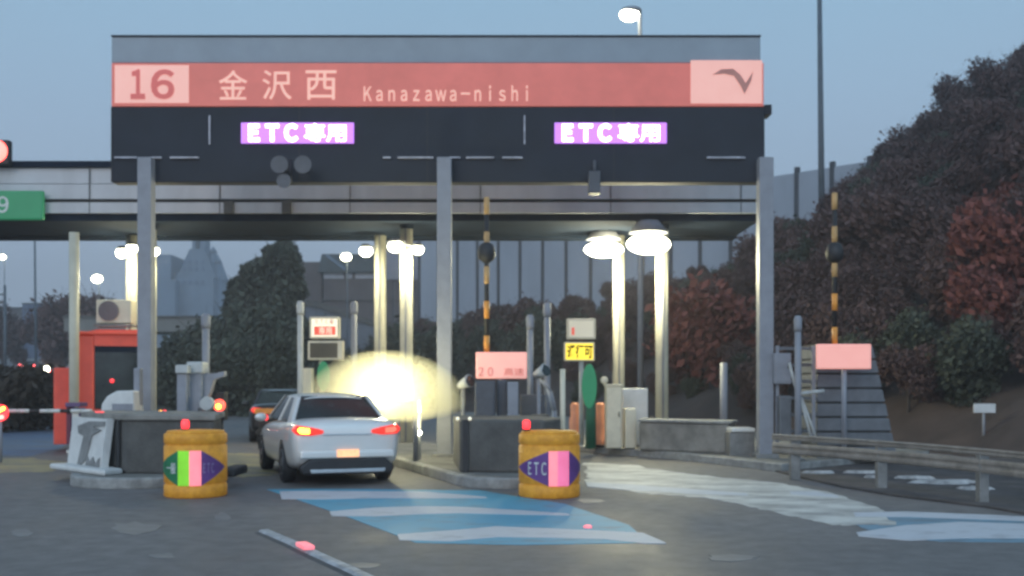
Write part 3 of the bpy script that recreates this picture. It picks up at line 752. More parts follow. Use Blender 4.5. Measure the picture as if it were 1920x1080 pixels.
M().pxb(349, 380, 678, 700, 19.65, .4).build('hood', K['steel_l'], t, .03)
M().prism([(X(378, 19.8), Z(700, 19.8)), (X(402, 19.8), Z(700, 19.8)), (X(420, 19.8), Z(696, 19.8)), (X(420, 19.8), Z(705, 19.8)), (X(400, 19.8), Z(712, 19.8)), (X(392, 19.8), Z(740, 19.8)), (X(378, 19.8), Z(760, 19.8))], 19.8, 20.0).build('side_arm', K['steel'], t)
M().lathe([(.12, -.1), (.14, 0), (.12, .1)], P(389, 757, 19.7), 'Y', 18).build('lamp_head', K['steel_l'], t)
bx = thing('signal_box', 'small dark box with a glowing red and orange lamp right of the left island machines', 'signal lamp', (X(411, 20), 20, .17))
M().pxb(401, 421, 735, 788, 20, .25).build('housing', K['black'], bx, .02)
M().tube((X(411, 20), 20.12, .17), (X(411, 20), 20.12, Z(788, 20)), .05).build('stand', K['black'], bx)
M().lathe([(.12, -.03), (.1, -.07), (.03, -.09)], P(412, 760, 20.02), 'Y', 20).build('lens', K['tail_red'], bx)
M().lathe([(.05, -.09), (.04, -.12), (.02, -.13)], P(412, 762, 20.02), 'Y', 16).build('bulb', K['tail_hot'], bx)
# white hooded machine left of gantry post
hm = thing('hooded_machine', 'white machine with a rounded sloping hood at the foot of the left gantry column', 'toll machine', (X(222, 19.6), 19.6, .17))
D = 19.6
M().prism([(X(188, D), Z(776, D)), (X(190, D), Z(758, D)), (X(200, D), Z(743, D)), (X(218, D), Z(733, D)), (X(250, D), Z(732, D)), (X(252, D), Z(776, D))], D, D + .5).build('hood', K['white'], hm, .03)
M().box(X(190, D), X(250, D), D + .02, D + .5, .17, Z(776, D)).build('casing', K['steel'], hm)
M().pxb(210, 248, 757, 770, D - .02, .03).build('panel', K['steel'], hm)
cabinet(250, 262, 690, None, 19.9, .2, K['steel'], 'tall thin grey cabinet touching the left gantry column', door=False)
cabinet(287, 326, 782, None, 19.6, .3, K['black'], 'low black cabinet with small coloured lamps between left column and machines', door=False)
for px, mm_ in ((301, 'tail_hot'), (309, 'redlamp'), (320, 'lit_white')):
    o = M().ball(P(px, 773 + (px % 3), 19.7), .045).build('indicator_lamp', K[mm_])
    tag(o, {'tail_hot': 'tiny amber lamp above the low black cabinet', 'redlamp': 'tiny red lamp above the low black cabinet', 'lit_white': 'tiny white lamp above the low black cabinet'}[mm_], 'indicator lamp')
# gate arm and round sign, post
ga = thing('barrier_gate', 'closed black and white barrier arm with its blue post at the left edge', 'barrier gate', (X(137, 22), 22, .17))
x0 = X(-60, 22); x1 = X(172, 22); n = 12
for k in range(n):
    M().tube((x0 + (x1 - x0) * k / n, 22, 1.04), (x0 + (x1 - x0) * (k + 1) / n, 22, 1.04), .04, n=10).build('arm_band', K['white'] if k % 3 else K['black'], ga)
M().pxb(124, 133, 757, 833, 22.05, .2).build('post', mat('maroon_paint', (.12, .02, .05), .5), ga, .01)
M().pxb(133.5, 150, 765, 833, 22.05, .3).build('gate_housing', mat('indigo_paint', (.06, .06, .2), .5), ga, .02)
M().pxb(135, 147, 770, 798, 22.03, .02).build('white_label', K['white'], ga)
M().pxb(122, 150, 755, 763, 21.98, .4).build('housing_lid', mat('violet_paint', (.1, .06, .15), .5), ga, .01)
M().box(X(128, 22), X(146, 22), 21.9, 22.3, .17, .24).build('foot', K['white'], ga, .01)
rs = thing('round_sign', 'round glowing red sign at the left edge in front of the barrier arm', 'sign', P(0, 800, 21.6))
M().lathe([(.17, -.02), (.17, .02)], P(0, 774, 21.6), 'Y', 32).build('disc', K['redlamp'], rs)
M().prism([(X(-9, 21.56), Z(769, 21.56)), (X(8, 21.56), Z(762, 21.56)), (X(9, 21.56), Z(768, 21.56)), (X(-8, 21.56), Z(776, 21.56))], 21.55, 21.575).build('white_stroke', K['tail_hot'], rs)
M().prism([(X(-9, 21.56), Z(781, 21.56)), (X(6, 21.56), Z(778, 21.56)), (X(7, 21.56), Z(785, 21.56)), (X(-8, 21.56), Z(788, 21.56))], 21.55, 21.575).build('white_stroke', K['lit_white'], rs)
M().tube((X(0, 21.6), 21.63, 0), (X(0, 21.6), 21.63, Z(775, 21.6)), .03).build('post', K['steel'], rs)

# ------------------------------------------------------------------ toll booth
BD = 24.9
bt = thing('toll_booth', 'red toll booth with a large dark window behind the left gantry column', 'toll booth', (X(215, BD), BD, .17))
x0, x1, z1 = X(150, BD), X(268, BD), Z(628, BD)
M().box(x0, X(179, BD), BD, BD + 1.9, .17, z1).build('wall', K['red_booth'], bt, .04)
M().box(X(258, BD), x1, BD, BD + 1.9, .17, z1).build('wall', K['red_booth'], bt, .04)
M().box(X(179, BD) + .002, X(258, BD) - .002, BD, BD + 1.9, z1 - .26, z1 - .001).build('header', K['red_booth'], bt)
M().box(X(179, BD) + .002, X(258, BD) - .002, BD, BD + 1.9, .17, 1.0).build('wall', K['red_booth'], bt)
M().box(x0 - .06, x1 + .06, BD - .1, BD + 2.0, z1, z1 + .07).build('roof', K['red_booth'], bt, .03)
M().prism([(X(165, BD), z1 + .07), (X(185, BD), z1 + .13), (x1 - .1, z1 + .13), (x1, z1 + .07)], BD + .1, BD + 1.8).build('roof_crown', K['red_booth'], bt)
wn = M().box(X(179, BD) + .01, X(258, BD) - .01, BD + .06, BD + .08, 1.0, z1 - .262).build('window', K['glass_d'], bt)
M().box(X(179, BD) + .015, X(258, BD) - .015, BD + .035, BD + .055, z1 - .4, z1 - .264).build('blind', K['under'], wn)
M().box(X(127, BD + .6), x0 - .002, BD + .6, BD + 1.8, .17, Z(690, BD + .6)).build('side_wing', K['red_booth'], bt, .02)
bt.rotation_euler[2] = R(20)
o = M().ball(P(210, 714, BD - .35), .045).build('indicator_lamp', K['redlamp']); tag(o, 'tiny red lamp seen at the toll booth window', 'indicator lamp')
ac = thing('air_conditioner', 'cream air conditioner unit with round fan on the red booth roof', 'air conditioner', (X(211, BD), BD + .5, z1 + .13))
D = BD + .3
M().pxb(180, 246, 562, 606, D, .35).build('casing', K['cream'], ac, .02)
K['fan'] = mat('fan_grille', (.16, .13, .14), .6, .0, .2, 40)
fo = M().lathe([(.24, -.03), (.235, -.012), (.05, -.02)], P(204, 583, D), 'Y', 32).build('fan', K['fan'], ac)
mm = M()
for k in range(5):
    rr_ = .05 + k * .042; c = P(204, 583, D)
    pts_ = [c + Vector((rr_ * cos(a), -.035, rr_ * sin(a))) for a in [2 * pi * i / 24 for i in range(25)]]
    mm.path(pts_, .003, 4)
mm.build('grille', K['steel'], fo)
M().pxb(176, 245, 608, 612, D - .05, .5).build('stand', K['galv'], ac)
for px in (185, 240): M().box(X(px, D), X(px + 2, D), D, D + .04, z1 + .07, Z(612, D)).build('leg', K['galv'], ac)

# ------------------------------------------------------------------ right island equipment
rb = thing('impact_block', 'dark concrete impact block behind the silver car and the purple ETC barrel', 'impact block', (X(930, 17.3), 17.3, IZ))
M().slab([(X(862, 17.3), 17.3), (X(1020, 17.1), 17.1), (X(1052, 18.2), 18.2), (X(1010, 19.4), 19.4), (X(850, 19.4), 19.4)], IZ, Z(787, 17.2)).build('block', K['concd'], rb, .04)
M().pxb(868, 878, 787, 908, 17.24, .05).build('edge_stripe', K['black'], rb)
for px in (858, 881):
    M().ball(P(px, 785, 17.25), .03).build('reflector', K['lit_white'], rb)
K['dk'] = mat('dark_grey_cabinet', (.07, .075, .09), .5, 0, .2, 4)
cabinet(890, 928, 714, None, 19.6, .5, K['dk'], 'dark cabinet directly under the left half of the pink 20 sign')
cabinet(932, 950, 712, None, 19.9, .3, K['dk'], 'narrow dark cabinet under the middle of the pink 20 sign', door=False)
t = cabinet(951, 972, 716, None, 19.7, .3, K['steel'], 'slim lighter cabinet under the right half of the pink 20 sign')
cabinet(976, 1022, 740, None, 20.6, .5, K['dk'], 'broad dark cabinet right of the pink 20 sign')
cabinet(996, 1030, 778, None, 19.2, .4, K['black'], 'low black box right behind the purple ETC barrel', door=False)
cabinet(1003, 1016, 712, None, 21.2, .2, K['dk'], 'dark slim unit behind the broad dark cabinet', door=False)
def horn(px, py, D, label):
    t = thing('tilted_floodlamp', label, 'lamp', P(px, py + 60, D), 'unlit tilted lamps on the middle island')
    M().tube(P(px - 8, py + 4, D), P(px + 13, py - 6, D - .2), .05, .13, 16).build('shade', K['steel_l'], t)
    M().tube(P(px + 13, py - 6, D - .2), P(px + 13.6, py - 6.4, D - .207), .12, .11, 16).build('glass', K['glass_d'], t)
    M().tube(P(px, py + 3, D), (X(px, D), D, .17), .035).build('post', K['steel'], t)
horn(868, 720, 20.4, 'unlit tilted lamp just left of the pink 20 sign')
horn(1010, 700, 20.2, 'unlit tilted lamp just right of the pink 20 sign')
pipe = thing('conduit_bundle', 'bent grey pipes sloping right of the pink 20 sign', 'pipes', (X(1030, 20.8), 20.8, .17))
for k in range(3):
    M().path([P(1012 + 5 * k, 712 + 3 * k, 20.8), P(1026 + 4 * k, 728 + 3 * k, 20.8), P(1036 + 3 * k, 770, 20.8), (X(1037 + 3 * k, 20.8), 20.8, .17)], .022).build('pipe', K['steel_l'] if k == 0 else K['steel'], pipe)
# ------------------------------------------------------------------ roadside machines (right)
D = 24.3
cabinet(1137, 1166, 724, None, 23.6, .5, K['cream'], 'pale cream upright cabinet lit by the floodlights right of the green board', top=K['cream'])
cabinet(1172, 1193, 766, None, 23.6, .4, K['cream'], 'slim cream cabinet with no lid beside the upright cream one', door=False)
cabinet(1167, 1215, 728, None, 24.6, .5, K['white'], 'pale lilac cabinet behind the cream pair', door=False)
mir = M().ball(P(1133, 713, 23.7), .085, (1, .6, 1)).tube(P(1133, 718, 23.7), P(1140, 735, 23.7), .015).build('small_mirror', K['cream']); tag(mir, 'small round mirror on the top corner of the cream cabinet', 'mirror')
w1 = thing('low_wall', 'long low pale concrete wall along the right roadside kerb', 'wall', (X(1290, 22.6), 22.6, .15))
M().slab([(X(1198, 23.2), 23.2), (X(1366, 21.9), 21.9), (X(1380, 22.6), 22.6), (X(1210, 23.9), 23.9)], .15, .15 + .62).build('wall', K['conc'], w1, .05)
M().slab([(X(1196, 23.15), 23.15), (X(1368, 21.85), 21.85), (X(1384, 22.65), 22.65), (X(1208, 23.95), 23.95)], .772, .83).build('coping', K['kerb'], w1, .02)
t = thing('orange_drum', 'orange drum between the green post and the cream cabinet', 'drum', (X(1126, 24.4), 24.4, .15))
K['odrum'] = mat('pale_orange_plastic', (.7, .27, .14), .5)
M().lathe([(.13, .15), (.14, .3), (.12, .32), (.13, .8), (.1, .86), (.11, 1.1), (.07, 1.16)], (X(1126, 24.4), 24.4, 0), n=20).build('body', K['odrum'], t)
M().lathe([(.17, .15), (.17, .2), (.14, .21)], (X(1126, 24.4), 24.4, 0), n=20).build('foot', K['black'], t)
t = thing('orange_drum', 'orange drum left of the green post half behind the ETC barrel', 'drum', (X(1078, 24.4), 24.4, .15))
M().lathe([(.13, .15), (.14, .3), (.12, .32), (.13, .8), (.1, .86), (.11, 1.1), (.07, 1.16)], (X(1078, 24.4), 24.4, 0), n=20).build('body', K['odrum'], t)
# bench slab light and bits left of right column
t = thing('utility_box', 'low grey utility box with a pale top left of the right gantry column', 'utility box', (X(1390, 21.4), 21.4, .15))
M().pxb(1368, 1415, 810, 864, 21.4, .5).build('casing', K['galv'], t, .02)
M().pxb(1372, 1416, 803, 809.8, 21.35, .6).build('lid', K['white'], t, .01)

# ------------------------------------------------------------------ ribbed roadside stand (right)
RD = 20.8
rsd = thing('ribbed_stand', 'grey ribbed metal attenuator stand with a sloping right side behind the guardrail', 'crash attenuator', (X(1580, RD), RD, .1))
K['rib'] = mat('ribbed_grey_metal', (.13, .14, .155), .6, .2, .2, 3)
zt, zb = Z(645, RD), .12
n = 8
for k in range(n):
    z0 = zb + (zt - zb) * k / n; z1 = zb + (zt - zb) * (k + 1) / n
    xr = lambda z: X(1684, RD) + (X(1636, RD) - X(1684, RD)) * (z - zb) / (zt - zb)
    xl = X(1532, RD)
    M().prism([(xl, z0), (xr(z0), z0), (xr(z1 - .04), z1 - .04), (xl, z1 - .04)], RD, RD + 1.3).build('rib_panel', K['rib'], rsd, .015)
    M().prism([(xl + .02, z1 - .039), (xr(z1 - .039) - .03, z1 - .039), (xr(z1) - .03, z1 - .001), (xl + .02, z1 - .001)], RD + .03, RD + 1.27).build('groove', K['black'], rsd)
for k in range(7):
    z0 = zb + (zt - zb) * (k + .75) / 7.
    M().box(X(1456, RD), X(1532, RD) - .003, RD + .0, RD + .08, z0 - .035, z0 + .025).build('side_rail', K['rib'], rsd)
for px in (1458, 1500, 1526):
    M().pxb(px - 3, px + 3, 648, 830, RD - .08, .075).build('upright', K['steel'], rsd)
st = thing('prop_struts', 'pair of thin pale slanting struts left of the ribbed stand', 'struts', (X(1520, 20.2), 20.2, .1))
for k in (0, 9): M().tube(P(1500 + k * .3, 745, 20.3), P(1520 + k, 818, 20.1), .022).build('strut', K['steel_l'], st)
M().tube(P(1480, 680, 20.3), P(1494, 735, 20.3), .03).build('strut', K['steel_l'], st)
M().path([P(1500, 738, 20.2), P(1518, 736, 20.2), P(1545, 733, 20.2)], .035).build('clamp', K['steel_l'], st)
cabinet(1452, 1484, 662, 720, 20.6, .3, K['steel'], 'grey box fixed between right gantry column and ribbed stand', door=True)
cabinet(1462, 1484, 742, 826, 20.5, .3, K['rib'], 'lower dull grey box between right gantry column and ribbed stand', door=False)

# ------------------------------------------------------------------ guardrail
gr = thing('guardrail', 'dull grey double guardrail along the right roadside', 'guardrail', (X(1700, 18.5), 18.5, .1))
def gd(px): return 17.8 - (px - 1490) * .0100
K['rail'] = mat('weathered_rail', (.20, .18, .16), .6, .1, .35, 3)
def rail(z1, z0, name):
    mm = M(); h = z1 - z0; prof = [(0, 0), (-.05, .12), (-.06, .3), (-.01, .44), (-.01, .56), (-.06, .7), (-.05, .88), (0, 1), (.03, .5)]
    rows = []
    for k in range(17):
        px = 1448 + k * 42; D = gd(px)
        rows.append([mm.b.verts.new((X(px, D), D + a, z1 - b * h)) for a, b in prof])
    for A, B in zip(rows, rows[1:]):
        for i in range(len(prof)):
            j = (i + 1) % len(prof); mm.b.faces.new((A[i], A[j], B[j], B[i]))
    mm.b.faces.new(rows[0]); mm.b.faces.new(rows[-1][::-1])
    return mm.build(name, K['rail'], gr)
rail(.755, .655, 'top_rail'); rail(.61, .42, 'beam')
for px in (1492, 1655, 1846, 2030):
    D = gd(px) + .06
    M().box(X(px - 9, D), X(px + 9, D), D, D + .14, .0, .70).build('post', K['galv'], gr, .01)
K['soil'] = mat('dark_verge_soil', (.06, .052, .05), .95, 0, .5, 1.5, .8, 8)
tag(M().slab([G(1452, 884), G(1500, 897), G(1580, 915), G(1680, 932), G(1850, 953), G(2030, 985), (17, 12), (19, 17), (14, 24), (6, 22)], -.01, .03).build('roadside_soil', K['soil']), kind='structure')
msg = thing('marker_sign', 'small pale rectangular marker on a thin post before the dark hillside at the right', 'marker sign', (X(1846, 24), 24, .3))
M().pxb(1826, 1867, 757, 774, 24, .03).build('panel', K['white'], msg, .005)
M().tube((X(1846, 24), 24.05, .2), (X(1846, 24), 24.05, Z(760, 24)), .03).build('post', K['steel'], msg)
# low pale ground patches on the verge below the guardrail
K['pale_ground'] = mat('pale_verge_ground', (.36, .35, .34), .9, 0, .45, 5, .8, 9)
for px, py, wx, wy in ((1538, 884, .34, .16), (1622, 884, .38, .14), (1640, 893, .2, .1), (1712, 894, .34, .16), (1770, 902, .62, .34), (1832, 915, .3, .2)):
    x, y = G(px, py + 6); mm = M(); top = mm.b.verts.new((x, y, .075)); rg = []
    for k in range(22):
        a = 2 * pi * k / 22; q = random.uniform(.7, 1.2)
        rg.append((mm.b.verts.new((x + wx * q * cos(a), y + wy * q * sin(a), .02)), mm.b.verts.new((x + wx * q * .7 * cos(a), y + wy * q * .7 * sin(a), .055 + random.uniform(0, .02)))))
    for k in range(22):
        (a0, b0), (a1, b1) = rg[k], rg[(k + 1) % 22]; mm.b.faces.new((a0, a1, b1, b0)); mm.b.faces.new((b0, b1, top))
    tag(mm.build('pale_ground_patch', K['pale_ground']), kind='structure')

# ------------------------------------------------------------------ sound barrier on the slope
wl = thing('noise_barrier', 'tall blue grey noise barrier with dark posts on the slope behind the canopy', 'noise barrier', (8, 84, 6))
A = Vector((23.2, 69.2)); B = Vector((-8.6, 100)); n = 17
K['wpost'] = mat('barrier_post', (.045, .05, .06), .7)
TOPZ = 15.9
dirv = (B - A).normalized(); nrm = Vector((-dirv.y, dirv.x))
for k in range(n):
    a = A + (B - A) * k / n; b = A + (B - A) * (k + 1) / n
    za = min(hill_h(*a), hill_h(*b)) - .6
    mm = M(); off = nrm * .12
    mm.slab([tuple(a + dirv * .16), tuple(b - dirv * .16), tuple(b - dirv * .16 + off), tuple(a + dirv * .16 + off)], za, TOPZ - k * .02).build('panel', K['wallpanel'], wl)
    zh = za + (TOPZ - za) * .0
for k in range(n + 1):
    a = A + (B - A) * k / n
    M().box(a.x - .15, a.x + .15, a.y - .2, a.y + .1, hill_h(*a) - .8, TOPZ + .35, rz=atan2(dirv.y, dirv.x)).build('post', K['wpost'], wl)
for k in range(3):
    zz = 9.4 + k * 2.6
    a = A + nrm * -.18; b = B + nrm * -.18
    M().tube((a.x, a.y, zz), (b.x, b.y, zz), .05, n=6).build('rail', K['wpost'], wl)

# ------------------------------------------------------------------ plants
def leafy(name, mleaf, h, r, n, leaf, crown0=.25, shape='round', seed=0, trunk=True):
    """returns an Empty with trunk and crown, standing at the origin"""
    rnd = random.Random(seed)
    t = bpy.data.objects.new(name, None); COL.objects.link(t)
    blobs = []
    for k in range(11 if shape != 'column' else 14):
        a = rnd.uniform(0, 2 * pi); q = rnd.random()
        if shape == 'column': zz = h * (crown0 + (1 - crown0) * (k + .5) / 14); rr = r * (1.02 - .55 * (k / 14) ** 1.6); blobs.append((Vector((rnd.uniform(-.3, .3) * rr, rnd.uniform(-.3, .3) * rr, zz)), rr * .75))
        else:
            zz = h * (crown0 + (1 - crown0) * rnd.uniform(.12, .88)); rad = r * .62 * math.sqrt(q)
            blobs.append((Vector((rad * cos(a), rad * sin(a), zz)), r * rnd.uniform(.3, .52)))
    bm = bmesh.new()
    for i in range(n):
        c, rr = rnd.choice(blobs)
        d = Vector((rnd.gauss(0, 1), rnd.gauss(0, 1), rnd.gauss(0, 1))).normalized() * rr * (rnd.random() ** .38) * (rnd.uniform(1.1, 1.5) if rnd.random() < .14 else 1)
        p = c + d; s = leaf * rnd.uniform(.45, 1.7)
        u = Vector((rnd.gauss(0, 1), rnd.gauss(0, 1), rnd.gauss(0, 1))).normalized(); v = u.orthogonal().normalized(); w_ = u.cross(v)
        e = v * s; g = w_ * s * .55
        q = [bm.verts.new(p + e), bm.verts.new(p + g), bm.verts.new(p - e), bm.verts.new(p - g)]; bm.faces.new(q)
    me = bpy.data.meshes.new('crown'); bm.to_mesh(me); bm.free(); me.materials.append(mleaf)
    c = bpy.data.objects.new('crown', me); COL.objects.link(c); c.parent = t
    mm = M(); tr = max(.05, h * .02)
    mm.tube((0, 0, -.4), (0, 0, h * .5), tr * 1.3, tr, 8).tube((0, 0, h * .5), (r * .05, 0, h * .85), tr, tr * .4, 8)
    for c_, rr in blobs:
        b0 = Vector((0, 0, min(c_.z * .7, h * .6))); mid = (b0 + c_) / 2 + Vector((0, 0, .1 * h * rnd.random()))
        mm.tube(b0, mid, tr * .6, tr * .4, 6, False).tube(mid, c_, tr * .4, tr * .15, 6, False)
        for q_ in range(10):
            e = c_ + Vector((rnd.gauss(0, 1), rnd.gauss(0, 1), abs(rnd.gauss(0, 1.2)))).normalized() * rr * rnd.uniform(1.1, 1.7)
            mm.tube(c_, e, tr * .2, tr * .06, 4, False)
    o = mm.build('trunk', K['bark'], None, loc=(0, 0, 0)); o.parent = t
    return t
protos = {
    'brown1': leafy('hillside_tree', K['leaf_brown'], 4.2, 2.2, 7600, .115, .12, seed=1),
    'brown2': leafy('hillside_tree', K['leaf_brown'], 5.2, 2.3, 7600, .115, .2, seed=2),
    'dark1': leafy('evergreen_shrub', K['leaf_dark'], 3.4, 2.1, 7200, .11, .06, seed=3),
    'red1': leafy('russet_shrub', K['leaf_red'], 2.8, 1.7, 4200, .12, .1, seed=4),
    'col1': leafy('evergreen_tree', K['leaf_dark'], 11.0, 1.9, 9000, .2, .08, 'column', seed=5),
    'hedge': leafy('hedge_bush', K['leaf_hedge'], 2.0, 1.5, 4500, .11, .02, seed=6),
}
used = {}
LAB = {'brown1': ('brown leafed winter tree on the dark hillside', 'tree', 'brown trees on the hillside'),
       'brown2': ('taller brown winter tree with bare twigs on the hillside', 'tree', 'brown trees on the hillside'),
       'dark1': ('dark green evergreen shrub on the slope', 'shrub', 'dark evergreen shrubs on the slope'),
       'red1': ('shrub added on the right hillside, its russet red standing in for a reflection', 'shrub', 'russet shrubs'),
       'col1': ('tall dark evergreen tree behind the toll gate left of centre', 'tree', 'tall dark evergreens behind the gate'),
       'hedge': ('low dark hedge bush beyond the barrier arm', 'bush', 'dark hedge bushes at the left')}
def plant(kind, x, y, z, s=1., rz=None, label=None, group=None, sz=None):
    p = protos[kind]; o = p if kind not in used else dup(p)
    used[kind] = 1
    o.location = (x, y, z); o.rotation_euler[2] = rz if rz is not None else random.uniform(0, 6.28); o.scale = (s, s, s * (sz or 1))
    l, c, g = LAB[kind]; tag(o, label or l, c, group or g); return o
# hillside cover
rnd = random.Random(21); cnt = 0; spots = []
tries = 0
while cnt < 235 and tries < 20000:
    tries += 1
    y = rnd.uniform(25, 68); x = rnd.uniform(2, 46)
    if x / y > .56 or x / y < .05: continue
    d = ((x - 9) + .37 * (y - 26)) * .93
    if d < 1.0: continue
    # in front of the barrier only
    wy = A.y + (A.x - x) / (A.x - B.x) * (B.y - A.y)
    if x < A.x and y > wy - 4: continue
    if x / y < .235 and y > 50 and rnd.random() < .6: continue
    if any((x - a) ** 2 + (y - b) ** 2 < 1.65 ** 2 * (y / 42) ** .5 for a, b in spots): continue
    spots.append((x, y)); h = hill_h(x, y)
    s = rnd.uniform(.5, .82) * (.75 if d < 4 else 1.)
    px = 960 + F * x / y
    if px < 1440: s *= .62
    k = rnd.choices(['brown1', 'brown2', 'dark1'], [5, 3, 3])[0]
    py = HY - (h - CH) * F / y
    if px > 1780 and 420 < py < 900 and rnd.random() < .4: k = 'red1'; s *= 1.3  # added red shrubs, their colour stands in for a windscreen reflection
    plant(k, x, y, h - .2, s); cnt += 1
# embankment cover left of the barrier foot and along it
for i in range(26):
    y = 52 + i * 1.7; x = 4.5 - i * .62 + rnd.uniform(-1, 1)
    plant('dark1' if i % 3 else 'brown1', x, y, max(hill_h(x, y), 0) - .2, rnd.uniform(.55, .9), label='low shrub at the foot of the slope behind the toll islands', group='shrubs at the foot of the slope')
plant('red1', X(1325, 38), 38, max(hill_h(X(1325, 38), 38), 0) - .1, 1.25, label='russet red shrub standing left of the right gantry column')
plant('red1', X(1290, 41), 41, max(hill_h(X(1290, 41), 41), 0) - .1, .9, label='smaller russet shrub beside the red one left of the right gantry column')
# dark trees left of centre
for px, D, s, sz in ((445, 72, .80, .96), (468, 70, .9, .93), (490, 73, .9, 1.0), (512, 69, .95, .98), (533, 70, .95, 1.02), (543, 66, .8, 1.1), (432, 80, .7, .8), (410, 84, .55, .9)):
    plant('col1', X(px, D), D, -.1, s, sz=sz)
for px, D, s in ((300, 66, 1.1), (330, 70, 1.2), (360, 62, 1.2), (395, 66, 1.4), (425, 60, 1.5), (455, 58, 1.5), (490, 60, 1.5), (525, 62, 1.6), (350, 52, .9), (440, 52, 1.1), (500, 50, 1.1), (575, 66, 1.2), (620, 70, 1.0), (655, 74, 1.0), (700, 72, 1.2), (770, 66, 1.4), (800, 62, 1.3), (740, 70, 1.4)):
    plant('dark1', X(px, D), D, -.1, s, label='broad dark shrub beyond the toll lanes', group='dark shrubs beyond the toll lanes')
for px, D, s in ((-40, 36, 1.05), (5, 35, 1.0), (40, 35.5, .95), (66, 36.5, .8)):
    plant('hedge', X(px, D), D, 0, s)
for px, D, s in ((100, 110, 1.5), (120, 105, 1.6), (150, 100, 1.7), (172, 104, 1.7), (-10, 120, 1.7), (5, 118, 1.3)):
    plant('brown2', X(px, D), D, rz(D) - .3, s, label='far dark tree beside the rising road at the left', group='far trees at the left')
for k, p in protos.items():
    if k not in used: print('unused', k)

# ------------------------------------------------------------------ far buildings
D = 135
hb = thing('roofed_house', 'house with a dark gabled roof and pale window band beyond the gate', 'house', (X(700, D), D, 0))
M().box(X(607, D), X(800, D), D, D + 14, 0, Z(512, D)).build('wall', K['brown'], hb)
M().prism([(X(598, D), Z(512, D)), (X(606, D), Z(478, D)), (X(792, D), Z(478, D)), (X(806, D), Z(512, D))], D - 1, D + 15).build('roof', K['roof'], hb)
M().prism([(X(612, D), Z(481, D)), (X(618, D), Z(479, D)), (X(652, D), Z(505, D)), (X(648, D), Z(508, D))], D - 1.15, D - 1.01).build('roof_ridge', K['castle'], hb)
for a, b in ((607, 644), (649, 660), (666, 702)): M().pxb(a, b, 512, 522, D - .15, .14).build('window', mat('pale_window_band', (.4, .42, .47), .4), hb)
M().pxb(602, 812, 561, 563, D - .3, .29).build('ledge', K['concd'], hb)
M().box(X(556, D + 2), X(603, D + 2), D + 2, D + 12, 0, Z(491, D + 2)).build('annex', K['brown'], hb)
sgn = M().pxb(722, 787, 438, 524, 120, .5); o = sgn.build('billboard', K['pale_wall']); 
bb = thing('billboard_stand', 'large pale lilac board standing behind the middle columns', 'billboard', (X(755, 120), 120, 0))
o.parent = bb; o.matrix_parent_inverse = Matrix.Translation(-bb.location); o.name = 'panel'
for px in (735, 775): M().box(X(px, 120), X(px + 3, 120), 120.55, 120.9, 0, Z(440, 120)).build('post', K['wpost'], bb)
# retaining wall / sloping ramp left of the middle column
D = 95
rw = thing('retaining_wall', 'sloping blue grey retaining wall below the gabled house', 'retaining wall', (X(630, D), D, 0))
K['ret'] = mat('blue_grey_concrete', (.12, .135, .16), .8, 0, .2, .4)
M().prism([(X(556, D), 0), (X(556, D), Z(570, D)), (X(600, D), Z(578, D)), (X(700, D), Z(612, D)), (X(830, D), Z(660, D)), (X(830, D), 0)], D, D + 2).build('wall', K['ret'], rw)
M().prism([(X(556, D), Z(570, D)), (X(556, D), Z(560, D)), (X(600, D), Z(566, D)), (X(700, D), Z(602, D)), (X(830, D), Z(652, D)), (X(830, D), Z(660, D)), (X(700, D), Z(612, D)), (X(600, D), Z(578, D))], D - .2, D + 2.2).build('parapet', K['concd'], rw)
# overpass
D = 92
op = thing('overpass', 'grey overpass beam with a short pier beyond the left lane', 'overpass', (X(300, D), D, 0))
M().box(X(120, D), X(372, D), D, D + 6, Z(622, D), Z(596, D)).build('deck', mat('overpass_concrete', (.17, .17, .16), .8, 0, .15, .5), op)
M().box(X(120, D), X(374, D), D - .15, D + 6.1, Z(596, D), Z(592, D)).build('parapet', K['concd'], op)
for px in (335, 205): M().box(X(px, D), X(px + 12, D), D + 1.5, D + 3, 0, Z(622, D)).build('pier', K['concd'], op)
# castle-like far building
D = 330
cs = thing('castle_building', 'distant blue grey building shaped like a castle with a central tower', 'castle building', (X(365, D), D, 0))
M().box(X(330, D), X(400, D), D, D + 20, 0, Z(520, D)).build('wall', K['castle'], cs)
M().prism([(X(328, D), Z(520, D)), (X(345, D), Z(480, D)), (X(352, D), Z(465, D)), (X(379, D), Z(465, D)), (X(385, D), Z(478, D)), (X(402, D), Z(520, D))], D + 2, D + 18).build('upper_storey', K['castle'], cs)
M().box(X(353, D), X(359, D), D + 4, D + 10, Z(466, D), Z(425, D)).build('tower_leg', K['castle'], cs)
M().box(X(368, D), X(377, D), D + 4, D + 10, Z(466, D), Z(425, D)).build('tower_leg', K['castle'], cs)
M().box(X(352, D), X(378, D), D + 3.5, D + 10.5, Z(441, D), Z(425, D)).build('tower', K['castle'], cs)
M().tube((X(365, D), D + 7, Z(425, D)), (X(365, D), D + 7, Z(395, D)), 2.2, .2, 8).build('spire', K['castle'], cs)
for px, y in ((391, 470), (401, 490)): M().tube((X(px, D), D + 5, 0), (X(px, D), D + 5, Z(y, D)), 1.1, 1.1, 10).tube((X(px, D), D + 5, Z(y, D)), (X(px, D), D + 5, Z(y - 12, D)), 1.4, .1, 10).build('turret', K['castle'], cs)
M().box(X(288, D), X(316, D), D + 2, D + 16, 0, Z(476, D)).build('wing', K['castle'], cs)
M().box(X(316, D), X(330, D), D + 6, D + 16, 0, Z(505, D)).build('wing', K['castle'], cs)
M().box(X(304, D), X(336, D), D - 4, D, 0, Z(527, D)).build('porch', K['castle'], cs)
